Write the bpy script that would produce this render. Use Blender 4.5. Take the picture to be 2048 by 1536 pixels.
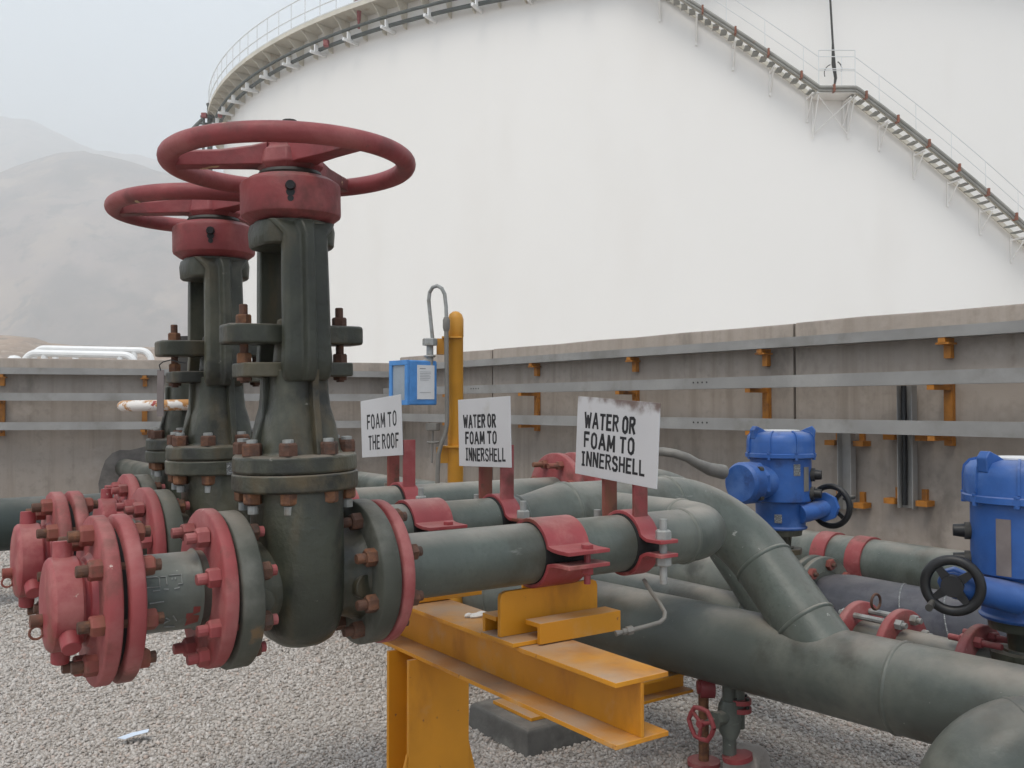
import bpy, math, random
import numpy as np
from mathutils import Matrix, Vector

for _o in list(bpy.data.objects):
    bpy.data.objects.remove(_o)
SC = bpy.context.scene
COL = SC.collection
R = math.radians
random.seed(7)
rng = np.random.default_rng(11)

# ------------------------------------------------------------------ camera
EYE = 0.95
GZ = -0.12                                     # ground level
F = 1850.0                                    # focal length in photo pixels
cam = bpy.data.cameras.new("camera")
cam.sensor_width = 36.0
cam.lens = F / 2048 * 36
cam.clip_start = 0.05
cam.clip_end = 9000
camo = bpy.data.objects.new("camera", cam)
COL.objects.link(camo)
camo.location = (0, 0, EYE)
camo.rotation_euler = (R(90) + math.atan(44 / F), 0, 0)
SC.camera = camo

# ------------------------------------------------------------------ light
SUN_EL, SUN_AZ = 62.0, 205.0                  # azimuth clockwise from +Y
w = bpy.data.worlds.new("World")
SC.world = w
w.use_nodes = True
nt = w.node_tree
bg = nt.nodes["Background"]
sky = nt.nodes.new("ShaderNodeTexSky")
sky.sky_type = 'NISHITA'
sky.sun_disc = False
sky.sun_elevation = R(SUN_EL)
sky.sun_rotation = R(SUN_AZ)
sky.dust_density = 6.0
sky.air_density = 1.0
sky.ozone_density = 1.0
mixs = nt.nodes.new("ShaderNodeMix")
mixs.data_type = 'RGBA'
mixs.inputs[0].default_value = 0.72           # thin overcast over the clear sky
mixs.inputs[7].default_value = (9.75, 11.0, 12.4, 1)
nt.links.new(sky.outputs[0], mixs.inputs[6])
nt.links.new(mixs.outputs[2], bg.inputs[0])
bg.inputs[1].default_value = 0.093
sun = bpy.data.lights.new("sun", 'SUN')
sun.energy = 1.3
sun.angle = R(25)
sun.color = (1.0, 0.935, 0.83)
suno = bpy.data.objects.new("sun", sun)
COL.objects.link(suno)
_d = Vector((math.sin(R(SUN_AZ)) * math.cos(R(SUN_EL)), math.cos(R(SUN_AZ)) * math.cos(R(SUN_EL)), math.sin(R(SUN_EL))))
suno.rotation_euler = _d.to_track_quat('Z', 'Y').to_euler()
suno.location = (0, 0, 60)
SC.view_settings.view_transform = 'Standard'
SC.view_settings.look = 'None'
SC.view_settings.exposure = 0.22
SC.view_settings.gamma = 1.0
SC.view_settings.use_curve_mapping = False

# ------------------------------------------------------------------ materials
def mat(name, base, rough=0.6, var=0.2, scale=9.0, layers=(), bump=0.0, bscale=40.0, metal=0.0,
        stretch=(1, 1, 1), spec=0.4, dust_toplight=0.0, fine=0.0):
    """layers: (colour, scale, threshold, softness, stretch) patches of another colour laid over the base"""
    m = bpy.data.materials.new(name)
    m.use_nodes = True
    t = m.node_tree
    N, L = t.nodes, t.links
    b = N["Principled BSDF"]
    b.inputs["Roughness"].default_value = rough
    b.inputs["Metallic"].default_value = metal
    b.inputs["Specular IOR Level"].default_value = spec
    tc = N.new("ShaderNodeTexCoord")
    oi = N.new("ShaderNodeObjectInfo")
    off = N.new("ShaderNodeVectorMath"); off.operation = 'MULTIPLY_ADD'
    cx = N.new("ShaderNodeCombineXYZ")
    for i in range(3):
        L.new(oi.outputs["Random"], cx.inputs[i])
    off.inputs[1].default_value = (37.0, 53.0, 71.0)
    L.new(cx.outputs[0], off.inputs[0])
    L.new(tc.outputs["Object"], off.inputs[2])

    def noise(sc, st=(1, 1, 1), det=4.0, rg=0.55):
        mp = N.new("ShaderNodeMapping")
        mp.inputs["Scale"].default_value = st
        L.new(off.outputs[0], mp.inputs[0])
        n = N.new("ShaderNodeTexNoise")
        n.inputs["Scale"].default_value = sc
        n.inputs["Detail"].default_value = det
        n.inputs["Roughness"].default_value = rg
        L.new(mp.outputs[0], n.inputs["Vector"])
        return n.outputs["Fac"]

    def ramp(src, lo, hi):
        r = N.new("ShaderNodeMapRange")
        r.inputs["From Min"].default_value = lo
        r.inputs["From Max"].default_value = hi
        r.interpolation_type = 'SMOOTHSTEP'
        L.new(src, r.inputs["Value"])
        return r.outputs[0]

    def mix(fac, a, c):
        x = N.new("ShaderNodeMix"); x.data_type = 'RGBA'
        L.new(fac, x.inputs[0])
        for k, v in ((6, a), (7, c)):
            if hasattr(v, "is_output"):
                L.new(v, x.inputs[k])
            else:
                x.inputs[k].default_value = (*v, 1)
        return x.outputs[2]
    lo = tuple(c * (1 - var) for c in base)
    hi = tuple(min(1, c * (1 + var)) for c in base)
    col = mix(ramp(noise(scale, stretch), 0.3, 0.7), lo, hi)
    if fine:
        col = mix(ramp(noise(scale * 14, stretch, 2), 0.45, 0.75), col, tuple(c * (1 - fine) for c in base))
    for (lc, ls, th, so, st) in layers:
        col = mix(ramp(noise(ls, st, 6, 0.62), th - so, th + so), col, lc)
    if dust_toplight:                                   # pale sand plus sky brightness painted onto the upward faces
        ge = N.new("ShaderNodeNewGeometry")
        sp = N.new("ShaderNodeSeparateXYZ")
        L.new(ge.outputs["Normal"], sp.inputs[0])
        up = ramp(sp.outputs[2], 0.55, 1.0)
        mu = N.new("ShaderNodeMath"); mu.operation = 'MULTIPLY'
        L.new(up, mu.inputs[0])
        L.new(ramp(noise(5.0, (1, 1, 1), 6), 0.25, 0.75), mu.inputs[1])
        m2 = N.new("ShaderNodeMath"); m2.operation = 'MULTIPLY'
        L.new(mu.outputs[0], m2.inputs[0]); m2.inputs[1].default_value = dust_toplight
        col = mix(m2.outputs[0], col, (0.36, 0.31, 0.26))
    L.new(col, b.inputs["Base Color"])
    if bump:
        bn = N.new("ShaderNodeBump")
        bn.inputs["Strength"].default_value = bump
        bn.inputs["Distance"].default_value = 0.004
        L.new(noise(bscale, (1, 1, 1), 3), bn.inputs["Height"])
        L.new(bn.outputs[0], b.inputs["Normal"])
    return m

ONE = (1, 1, 1)
M = {}
M['red'] = mat("red_paint", (0.255, 0.050, 0.052), 0.62, 0.16, 7, [((0.34, 0.125, 0.118), 8, .58, .15, ONE), ((0.14, 0.045, 0.036), 7, .60, .09, ONE), ((0.5, 0.4, 0.35), 30, .70, .02, ONE), ((0.10, 0.06, 0.05), 55, .71, .02, ONE)], 0.3, 60, dust_toplight=.22)
M['wheel_red'] = mat("wheel_red_paint", (0.215, 0.040, 0.043), 0.55, 0.18, 8, [((0.29, 0.085, 0.082), 6, .58, .12, ONE), ((0.11, 0.034, 0.032), 7, .6, .09, ONE), ((0.5, 0.36, 0.22), 20, .685, .015, ONE), ((0.09, 0.045, 0.035), 48, .70, .02, ONE)], 0.3, 70, dust_toplight=.25)
M['band_red'] = mat("band_red_paint", (0.265, 0.045, 0.050), 0.5, 0.14, 9, [((0.37, 0.13, 0.12), 10, .6, .12, ONE), ((0.17, 0.05, 0.032), 8, .63, .06, ONE), ((0.45, 0.33, 0.28), 34, .71, .02, ONE)], 0.2, 60, dust_toplight=.25)
M['rustred'] = mat("rust_stained_red_paint", (0.21, 0.058, 0.046), 0.75, 0.22, 9, [((0.17, 0.075, 0.042), 14, .56, .12, (1, 1, .35)), ((0.12, 0.06, 0.04), 22, .6, .06, ONE)], 0.35, 60)
M['pipe'] = mat("grey_green_pipe_paint", (0.080, 0.094, 0.082), 0.40, 0.2, 6, [((0.138, 0.145, 0.125), 4, .57, .14, (1, 1, .4)), ((0.055, 0.058, 0.046), 5, .58, .09, (1, 1, .6)), ((0.20, 0.21, 0.19), 14, .68, .03, (.22, 1, 1)), ((0.27, 0.28, 0.26), 46, .71, .02, ONE), ((0.25, 0.26, 0.24), 22, .70, .012, (.12, 1, 1))], 0.15, 90, dust_toplight=.6, fine=.14)
M['pipe2'] = mat("header_pipe_paint", (0.076, 0.087, 0.077), 0.40, 0.2, 3, [((0.132, 0.135, 0.115), 3, .57, .14, ONE), ((0.045, 0.045, 0.036), 4, .57, .1, ONE), ((0.19, 0.19, 0.17), 9, .69, .03, (1, .25, 1)), ((0.25, 0.25, 0.23), 60, .73, .02, ONE), ((0.22, 0.22, 0.2), 18, .70, .012, (1, .12, 1))], 0.15, 90, dust_toplight=.6, fine=.16)
M['dark_pipe'] = mat("dark_green_pipe_paint", (0.024, 0.034, 0.03), 0.5, 0.2, 4, dust_toplight=.3)
M['valve'] = mat("dark_olive_valve_paint", (0.033, 0.036, 0.026), 0.42, 0.3, 9, [((0.085, 0.064, 0.035), 9, .57, .10, (1, 1, .3)), ((0.095, 0.093, 0.066), 6, .57, .12, (1, 1, .6)), ((0.022, 0.023, 0.019), 10, .6, .08, ONE), ((0.16, 0.155, 0.13), 55, .70, .03, ONE)], 0.5, 55, dust_toplight=.5)
M['flange_grey'] = mat("grey_flange_paint", (0.054, 0.057, 0.045), 0.6, 0.2, 9, [((0.115, 0.115, 0.098), 7, .58, .12, ONE), ((0.16, 0.10, 0.05), 12, .68, .05, ONE)], 0.35, 60, dust_toplight=.45)
M['gasket'] = mat("black_gasket", (0.012, 0.012, 0.012), 0.8, 0.2)
M['rust'] = mat("rusty_bolt_steel", (0.095, 0.045, 0.029), 0.75, 0.3, 30, [((0.17, 0.07, 0.033), 40, .6, .1, ONE), ((0.05, 0.032, 0.025), 30, .58, .1, ONE)], 0.4, 160)
M['rust2'] = mat("orange_rusty_steel", (0.17, 0.075, 0.034), 0.75, 0.3, 40, [((0.09, 0.042, 0.026), 50, .54, .1, ONE)], 0.4, 160)
M['galv'] = mat("galvanised_steel", (0.28, 0.285, 0.275), 0.5, 0.15, 30, [((0.17, 0.15, 0.12), 20, .6, .1, ONE)], metal=.15)
M['yellow'] = mat("yellow_ochre_paint", (0.55, 0.232, 0.012), 0.5, 0.12, 4, [((0.36, 0.135, 0.011), 5, .62, .1, (1, 1, .4)), ((0.48, 0.28, 0.12), 9, .67, .12, ONE), ((0.11, 0.065, 0.06), 20, .70, .02, ONE), ((0.2, 0.08, 0.03), 42, .70, .03, ONE)], 0.12, 60, dust_toplight=.9)
M['blue'] = mat("blue_actuator_paint", (0.017, 0.082, 0.29), 0.45, 0.18, 8, [((0.05, 0.125, 0.34), 9, .6, .12, ONE), ((0.012, 0.045, 0.17), 12, .64, .08, ONE), ((0.2, 0.26, 0.34), 50, .73, .02, ONE)], 0.12, 80, dust_toplight=.3, spec=.5)
M['paleblue'] = mat("pale_blue_enamel", (0.062, 0.215, 0.50), 0.5, 0.12, 20)
M['black'] = mat("black_enamel", (0.012, 0.012, 0.013), 0.45, 0.2, 20)
M['darksteel'] = mat("dark_grimy_steel", (0.034, 0.032, 0.028), 0.6, 0.25, 20, dust_toplight=.25)
M['concrete'] = mat("stained_board_concrete", (0.275, 0.236, 0.202), 0.9, 0.08, 1.2,
                    [((0.222, 0.186, 0.155), 9, .57, .14, (1, 1, .06)), ((0.29, 0.245, 0.208), 6, .62, .12, (1, 1, .08)), ((0.15, 0.127, 0.107), 2.0, .66, .1, (1, 1, .6)), ((0.315, 0.272, 0.235), 1.6, .66, .06, ONE), ((0.09, 0.08, 0.075), 11, .75, .02, ONE)], 0.4, 30, fine=.12)
M['capcon'] = mat("pale_weathered_concrete", (0.36, 0.32, 0.285), 0.9, 0.12, 9, [((0.22, 0.2, 0.18), 15, .6, .1, ONE)], 0.6, 60)
M['pad'] = mat("grey_concrete_pad", (0.105, 0.10, 0.092), 0.9, 0.18, 12, [((0.17, 0.165, 0.15), 9, .58, .1, ONE)], 0.5, 60, dust_toplight=.35)
M['tray'] = mat("grey_tray_metal", (0.255, 0.248, 0.238), 0.5, 0.10, 3, [((0.19, 0.18, 0.165), 2.5, .6, .12, ONE), ((0.325, 0.315, 0.30), 1.3, .62, .1, ONE), ((0.2, 0.13, 0.09), 9, .74, .03, ONE)])
M['tank'] = mat("white_tank_paint", (0.83, 0.807, 0.772), 0.6, 0.010, .12, [((0.80, 0.772, 0.732), .35, .62, .16, (1, 1, .3)), ((0.72, 0.67, 0.61), 1.1, .745, .05, (1, 1, .07))])
M['girder'] = mat("cream_girder_paint", (0.60, 0.56, 0.475), 0.6, 0.08, 1.0, [((0.42, 0.33, 0.23), 1.6, .64, .09, (1, 1, .5))])
M['whitepaint'] = mat("white_enamel", (0.76, 0.76, 0.75), 0.4, 0.04, 4)
M['whiterust'] = mat("flaking_white_paint", (0.66, 0.63, 0.60), 0.55, 0.06, 8, [((0.42, 0.2, 0.06), 16, .55, .03, ONE), ((0.30, 0.05, 0.04), 26, .62, .02, ONE)], 0.3, 60)
M['sign'] = mat("white_sign_sheet", (0.52, 0.52, 0.53), 0.5, 0.03, 6, [((0.44, 0.43, 0.41), 9, .66, .08, ONE)])
M['ink'] = mat("black_stencil_paint", (0.02, 0.02, 0.022), 0.7, 0.3, 60, [((0.3, 0.3, 0.3), 120, .74, .04, ONE)])
M['pole'] = mat("yellow_pole_paint", (0.52, 0.24, 0.024), 0.45, 0.1, 6, [((0.38, 0.16, 0.018), 9, .62, .1, (1, 1, .3))])
M['conduit'] = mat("grey_conduit", (0.165, 0.155, 0.138), 0.5, 0.1, 30)
M['glass'] = mat("dusty_window_glass", (0.23, 0.27, 0.31), 0.25, 0.1, 12, spec=.5)
M['label'] = mat("white_label_paper", (0.6, 0.6, 0.6), 0.6, 0.03, 20)
M['print'] = mat("grey_label_print", (0.22, 0.22, 0.22), 0.7, 0.1, 40)
M['plate'] = mat("scratched_data_plate", (0.13, 0.135, 0.135), 0.4, 0.2, 60, [((0.45, 0.45, 0.45), 210, .58, .03, (1, 1, 2.2))], metal=.2)
M['purple'] = mat("violet_wrap_tape", (0.052, 0.053, 0.064), 0.45, 0.25, 5, [((0.10, 0.10, 0.112), 6, .58, .1, (1, .3, 1)), ((0.036, 0.035, 0.05), 7, .58, .09, ONE)], 0.35, 30, dust_toplight=.22)
M['stairgrey'] = mat("grey_stair_pipe", (0.28, 0.275, 0.25), 0.6, 0.15, 2, [((0.3, 0.15, 0.1), 2.5, .68, .06, ONE)])
M['handgrey'] = mat("pale_rail_paint", (0.70, 0.71, 0.71), 0.5, 0.05, 2)
M['brownclip'] = mat("brown_rusty_clip", (0.22, 0.075, 0.04), 0.7, 0.2, 6)
M['firepipe'] = mat("dark_fire_pipe_paint", (0.085, 0.095, 0.088), 0.6, 0.2, 3)
M['paper'] = mat("pale_blue_paper", (0.55, 0.62, 0.72), 0.8, 0.05, 20)
M['cloth'] = mat("off_white_rag", (0.7, 0.68, 0.64), 0.9, 0.08, 30)
M['chalk'] = mat("white_chalk_marks", (0.22, 0.23, 0.22), 0.9, 0.2, 80)
M['hatch'] = mat("weathered_grey_strip", (0.17, 0.145, 0.14), 0.7, 0.12, 20)
M['bracket'] = mat("weathered_orange_bracket_paint", (0.36, 0.135, 0.012), 0.6, 0.18, 8, [((0.18, 0.07, 0.015), 9, .58, .1, ONE)])
M['soot'] = mat("dark_patched_mortar", (0.135, 0.122, 0.112), 0.95, 0.2, 9, bump=.4)

# ------------------------------------------------------------------ mesh building
class MB:
    def __init__(s):
        s.v, s.f, s.m = [], [], []
    def add(s, vs, fs, m=0, T=None):
        k = len(s.v)
        if T is not None:
            vs = [T @ Vector(p) for p in vs]
        s.v += [tuple(p) for p in vs]
        s.f += [tuple(i + k for i in f) for f in fs]
        s.m += [m] * len(fs)
        return s
    def box(s, c, d, m=0, T=None):
        x, y, z = c
        a, b, h = d[0] / 2, d[1] / 2, d[2] / 2
        vs = [(x - a, y - b, z - h), (x + a, y - b, z - h), (x + a, y + b, z - h), (x - a, y + b, z - h),
              (x - a, y - b, z + h), (x + a, y - b, z + h), (x + a, y + b, z + h), (x - a, y + b, z + h)]
        return s.add(vs, [(3, 2, 1, 0), (4, 5, 6, 7), (0, 1, 5, 4), (1, 2, 6, 5), (2, 3, 7, 6), (3, 0, 4, 7)], m, T)
    def loft(s, rings, m=0, closed=True, caps=True, T=None):
        n = len(rings[0])
        vs = [p for r in rings for p in r]
        fs = []
        for i in range(len(rings) - 1):
            for j in range(n if closed else n - 1):
                k = (j + 1) % n
                fs.append((i * n + j, i * n + k, (i + 1) * n + k, (i + 1) * n + j))
        if caps and closed:
            fs.append(tuple(range(n - 1, -1, -1)))
            fs.append(tuple((len(rings) - 1) * n + j for j in range(n)))
        return s.add(vs, fs, m, T)
    def lathe(s, prof, axis='z', seg=32, m=0, T=None, caps=True, ph=0.0):
        """prof: (t along axis, radius)"""
        rings = []
        for t, r in prof:
            ring = []
            for j in range(seg):
                a = 2 * math.pi * j / seg + ph
                c, q = r * math.cos(a), r * math.sin(a)
                ring.append({'z': (c, q, t), 'x': (t, c, q), 'y': (q, t, c)}[axis])
            rings.append(ring)
        return s.loft(rings, m, True, caps, T)
    def cyl(s, p0, p1, r0, r1=None, seg=20, m=0, ph=0.0):
        p0, p1 = Vector(p0), Vector(p1)
        d = p1 - p0
        q = d.to_track_quat('Z', 'Y').to_matrix().to_4x4()
        T = Matrix.Translation(p0) @ q
        return s.lathe([(0, r0), (d.length, r0 if r1 is None else r1)], 'z', seg, m, T, True, ph)
    def tube(s, path, r, seg=24, m=0, caps=True):
        P = [Vector(p) for p in path]
        n = len(P)
        rr = r if isinstance(r, (list, tuple)) else [r] * n
        tang = []
        for i in range(n):
            a = P[max(0, i - 1)]
            b = P[min(n - 1, i + 1)]
            if 0 < i < n - 1:
                t = (P[i] - a).normalized() + (b - P[i]).normalized()
            else:
                t = b - a
            tang.append(t.normalized())
        up = Vector((0, 0, 1)) if abs(tang[0].z) < .9 else Vector((1, 0, 0))
        u = (up - tang[0] * up.dot(tang[0])).normalized()
        rings = []
        for i in range(n):
            u = (u - tang[i] * u.dot(tang[i])).normalized()
            v = tang[i].cross(u)
            k = 1.0
            rings.append([tuple(P[i] + (u * math.cos(2 * math.pi * j / seg) + v * math.sin(2 * math.pi * j / seg)) * rr[i] * k) for j in range(seg)])
        return s.loft(rings, m, True, caps)
    def strip(s, poly, t, x0, x1, m=0, axis='x'):
        """a bent plate: centre line poly in the (y,z) plane, thickness t, extruded along x"""
        n = len(poly)
        L_, R_ = [], []
        for i in range(n):
            a = Vector(poly[max(0, i - 1)]); b = Vector(poly[min(n - 1, i + 1)])
            p = Vector(poly[i])
            if 0 < i < n - 1:
                d = ((p - a).normalized() + (b - p).normalized()).normalized()
                e = (p - a).normalized()
                k = max(.5, d.dot(e))
            else:
                d = (b - a).normalized(); k = 1
            nn = Vector((-d.y, d.x)) * (t / 2 / k)
            L_.append(p + nn); R_.append(p - nn)
        rings = []
        for l, q in zip(L_, R_):
            if axis == 'x':
                rings.append([(x0, l.x, l.y), (x1, l.x, l.y), (x1, q.x, q.y), (x0, q.x, q.y)])
            else:
                rings.append([(l.x, x0, l.y), (l.x, x1, l.y), (q.x, x1, q.y), (q.x, x0, q.y)])
        return s.loft(rings, m)
    def prism(s, poly, z0, z1, m=0, T=None):
        return s.loft([[(x, y, z0) for x, y in poly], [(x, y, z1) for x, y in poly]], m, T=T)
    def torus(s, Rm, r, seg=64, ms=14, m=0, T=None, flat=1.0, a0=0, a1=2 * math.pi):
        rings = []
        for i in range(seg + 1):
            a = a0 + (a1 - a0) * i / seg
            rings.append([((Rm + r * math.cos(b)) * math.cos(a), (Rm + r * math.cos(b)) * math.sin(a), r * flat * math.sin(b))
                          for b in [2 * math.pi * j / ms for j in range(ms)]])
        return s.loft(rings, m, True, False, T)
    def hexnut(s, p0, p1, r, m=0, ph=0.0):
        p0, p1 = Vector(p0), Vector(p1)
        d = p1 - p0
        T = Matrix.Translation(p0) @ d.to_track_quat('Z', 'Y').to_matrix().to_4x4()
        h = d.length
        return s.lathe([(0, r), (h * .85, r), (h, r * .86)], 'z', 6, m, T, True, ph)
    def build(s, name, mats, parent=None, bevel=0.0, angle=32, seg=2, label=None):
        me = bpy.data.meshes.new(name)
        me.from_pydata(s.v, [], s.f)
        mats = mats if isinstance(mats, (list, tuple)) else [mats]
        for q in mats:
            me.materials.append(M[q] if isinstance(q, str) else q)
        me.polygons.foreach_set("material_index", s.m)
        me.polygons.foreach_set("use_smooth", [True] * len(me.polygons))
        import bmesh
        bm = bmesh.new(); bm.from_mesh(me)
        bmesh.ops.recalc_face_normals(bm, faces=bm.faces)
        bm.to_mesh(me); bm.free()
        me.set_sharp_from_angle(angle=R(angle))
        o = bpy.data.objects.new(name, me)
        COL.objects.link(o)
        if parent is not None:
            o.parent = parent
        if bevel:
            b = o.modifiers.new("bevel", 'BEVEL')
            b.width = bevel; b.segments = seg; b.limit_method = 'ANGLE'; b.angle_limit = R(40)
            b.harden_normals = True
        if label:
            o["label"] = label
        return o

def tag(o, label=None, cat=None, group=None, kind=None):
    for k, v in (("label", label), ("category", cat), ("group", group), ("kind", kind)):
        if v:
            o[k] = v
    return o

def thing(name, label, cat, loc=(0, 0, 0), rot=(0, 0, 0), group=None):
    o = bpy.data.objects.new(name, None)
    o.empty_display_size = .05
    COL.objects.link(o)
    o.location = loc
    o.rotation_euler = rot
    return tag(o, label, cat, group)

# the rig frame: x along the branch pipes, y across them away from the camera
RO = (-0.4637, 1.459)
RA = R(35)
def rig(x, y, z=0.0):
    return (RO[0] + math.cos(RA) * x - math.sin(RA) * y, RO[1] + math.sin(RA) * x + math.cos(RA) * y, z)
def rthing(name, label, cat, x, y, z, group=None, lean=0.0, spin=0.0, tip=0.0):
    return thing(name, label, cat, rig(x, y, z), (lean, tip, RA + spin), group)

def copy_tree(o, loc=None, label=None, group=None):
    c = o.copy(); COL.objects.link(c)
    if loc is not None:
        c.location = loc
    if label:
        c["label"] = label
    if group:
        c["group"] = group
    for ch in list(o.children):
        d = ch.copy(); COL.objects.link(d); d.parent = c
        for g in list(ch.children):
            e = g.copy(); COL.objects.link(e); e.parent = d
    return c

def share(o, parent=None, T=None):
    """another object on the same mesh data"""
    c = o.copy(); COL.objects.link(c)
    c.parent = parent
    if T is not None:
        c.matrix_local = T
    return c

def sq(hx, hy, z, n=2.6, seg=32):
    out = []
    for j in range(seg):
        a = 2 * math.pi * j / seg
        c, q = math.cos(a), math.sin(a)
        out.append((hx * math.copysign(abs(c) ** (2 / n), c), hy * math.copysign(abs(q) ** (2 / n), q), z))
    return out

def arc(c, e1, e2, r, a0, a1, n=12):
    c, e1, e2 = Vector(c), Vector(e1), Vector(e2)
    return [tuple(c + (e1 * math.cos(a0 + (a1 - a0) * i / n) + e2 * math.sin(a0 + (a1 - a0) * i / n)) * r) for i in range(n + 1)]
# ------------------------------------------------------------------ setting: ground, hills, tank, walls
def ground_material():
    m = bpy.data.materials.new("gravel_ground")
    m.use_nodes = True
    t = m.node_tree; N, L = t.nodes, t.links
    b = N["Principled BSDF"]; b.inputs["Roughness"].default_value = .95
    tc = N.new("ShaderNodeTexCoord")
    vo = N.new("ShaderNodeTexVoronoi"); vo.inputs["Scale"].default_value = 42
    L.new(tc.outputs["Object"], vo.inputs["Vector"])
    rp = N.new("ShaderNodeValToRGB")
    rp.color_ramp.elements[0].color = (0.29, 0.252, 0.215, 1)
    rp.color_ramp.elements[1].color = (0.42, 0.38, 0.345, 1)
    sp = N.new("ShaderNodeSeparateColor")
    L.new(vo.outputs["Color"], sp.inputs[0])
    L.new(sp.outputs[0], rp.inputs[0])
    L.new(rp.outputs[0], b.inputs["Base Color"])
    bn = N.new("ShaderNodeBump"); bn.invert = True
    bn.inputs["Strength"].default_value = .8; bn.inputs["Distance"].default_value = .012
    L.new(vo.outputs["Distance"], bn.inputs["Height"])
    L.new(bn.outputs[0], b.inputs["Normal"])
    return m

g = MB()
g.add([(-2500, -400, GZ), (2500, -400, GZ), (2500, 2600, GZ), (-2500, 2600, GZ)], [(0, 1, 2, 3)])
tag(g.build("ground", ground_material()), kind="structure")

# crushed stone: every chip its own little faceted solid, all in one object
def stones():
    t = (1 + 5 ** .5) / 2
    base = np.array([(-1, t, 0), (1, t, 0), (-1, -t, 0), (1, -t, 0), (0, -1, t), (0, 1, t), (0, -1, -t), (0, 1, -t), (t, 0, -1), (t, 0, 1), (-t, 0, -1), (-t, 0, 1)], float)
    base /= np.linalg.norm(base[0])
    tri = np.array([(0, 11, 5), (0, 5, 1), (0, 1, 7), (0, 7, 10), (0, 10, 11), (1, 5, 9), (5, 11, 4), (11, 10, 2), (10, 7, 6), (7, 1, 8), (3, 9, 4), (3, 4, 2), (3, 2, 6), (3, 6, 8), (3, 8, 9), (4, 9, 5), (2, 4, 11), (6, 2, 10), (8, 6, 7), (9, 8, 1)])
    pos = []
    for (y0, y1, dens) in ((2.35, 3.1, 13500), (3.1, 4.2, 9200), (4.2, 5.6, 5200), (5.6, 7.6, 2500)):
        x0, x1 = -.60 * y1 - .25, .60 * y1 + .25
        n = int((x1 - x0) * (y1 - y0) * dens)
        p = np.stack([rng.uniform(x0, x1, n), rng.uniform(y0, y1, n)], 1)
        p = p[np.abs(p[:, 0]) < .60 * p[:, 1] + .25]
        pos.append(p)
    p = np.concatenate(pos)
    n = len(p)
    far = np.clip((p[:, 1] - 3.0) / 4, 0, 1)
    sz = (0.0042 + 0.0048 * rng.random(n) ** 2.8) * (1 + .75 * far)
    ax = np.stack([rng.uniform(.75, 1.45, n), rng.uniform(.7, 1.15, n), rng.uniform(.45, .85, n)], 1) * sz[:, None]
    jit = rng.uniform(.74, 1.22, (n, 12, 1))
    v = base[None] * jit * ax[:, None, :]
    q = rng.normal(size=(n, 4)); q[:, 1:3] *= .45
    q /= np.linalg.norm(q, axis=1)[:, None]
    a, b, c, d = q.T                       # a + b i + c j + d k, mostly turning about z
    rot = np.empty((n, 3, 3))
    rot[:, 0] = np.stack([1 - 2 * (c * c + d * d), 2 * (b * c - d * a), 2 * (b * d + c * a)], 1)
    rot[:, 1] = np.stack([2 * (b * c + d * a), 1 - 2 * (b * b + d * d), 2 * (c * d - b * a)], 1)
    rot[:, 2] = np.stack([2 * (b * d - c * a), 2 * (c * d + b * a), 1 - 2 * (b * b + c * c)], 1)
    v = np.einsum('nij,nkj->nki', rot, v)
    v[:, :, 0] += p[:, 0:1]; v[:, :, 1] += p[:, 1:2]
    v[:, :, 2] += GZ + (sz * rng.uniform(.0, .62, n))[:, None]
    V = v.reshape(-1, 3)
    Fc = (tri[None] + (np.arange(n) * 12)[:, None, None]).reshape(-1, 3)
    me = bpy.data.meshes.new("gravel")
    me.vertices.add(len(V)); me.vertices.foreach_set("co", V.astype(np.float32).ravel())
    me.loops.add(Fc.size); me.loops.foreach_set("vertex_index", Fc.astype(np.int32).ravel())
    me.polygons.add(len(Fc)); me.polygons.foreach_set("loop_start", np.arange(0, Fc.size, 3, dtype=np.int32))
    me.update()
    m = bpy.data.materials.new("crushed_stone")
    m.use_nodes = True
    t_ = m.node_tree; N, L = t_.nodes, t_.links
    bs = N["Principled BSDF"]; bs.inputs["Roughness"].default_value = .9
    ge = N.new("ShaderNodeNewGeometry")
    rp = N.new("ShaderNodeValToRGB")
    cols = [(0, (.25, .222, .197)), (.10, (.345, .311, .281)), (.35, (.40, .365, .333)), (.6, (.445, .409, .375)), (.82, (.49, .456, .422)), (.95, (.42, .335, .285)), (1, (.59, .56, .53))]
    e = rp.color_ramp.elements
    e[0].position, e[0].color = 0, (*cols[0][1], 1)
    e[1].position, e[1].color = 1, (*cols[-1][1], 1)
    for ps, c_ in cols[1:-1]:
        k = e.new(ps); k.color = (*c_, 1)
    L.new(ge.outputs["Random Per Island"], rp.inputs[0])
    L.new(rp.outputs[0], bs.inputs["Base Color"])
    me.materials.append(m)
    o = bpy.data.objects.new("gravel", me)
    COL.objects.link(o)
    return tag(o, "pale crushed stone chips covering the yard", "gravel", kind="stuff")
stones()

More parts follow.
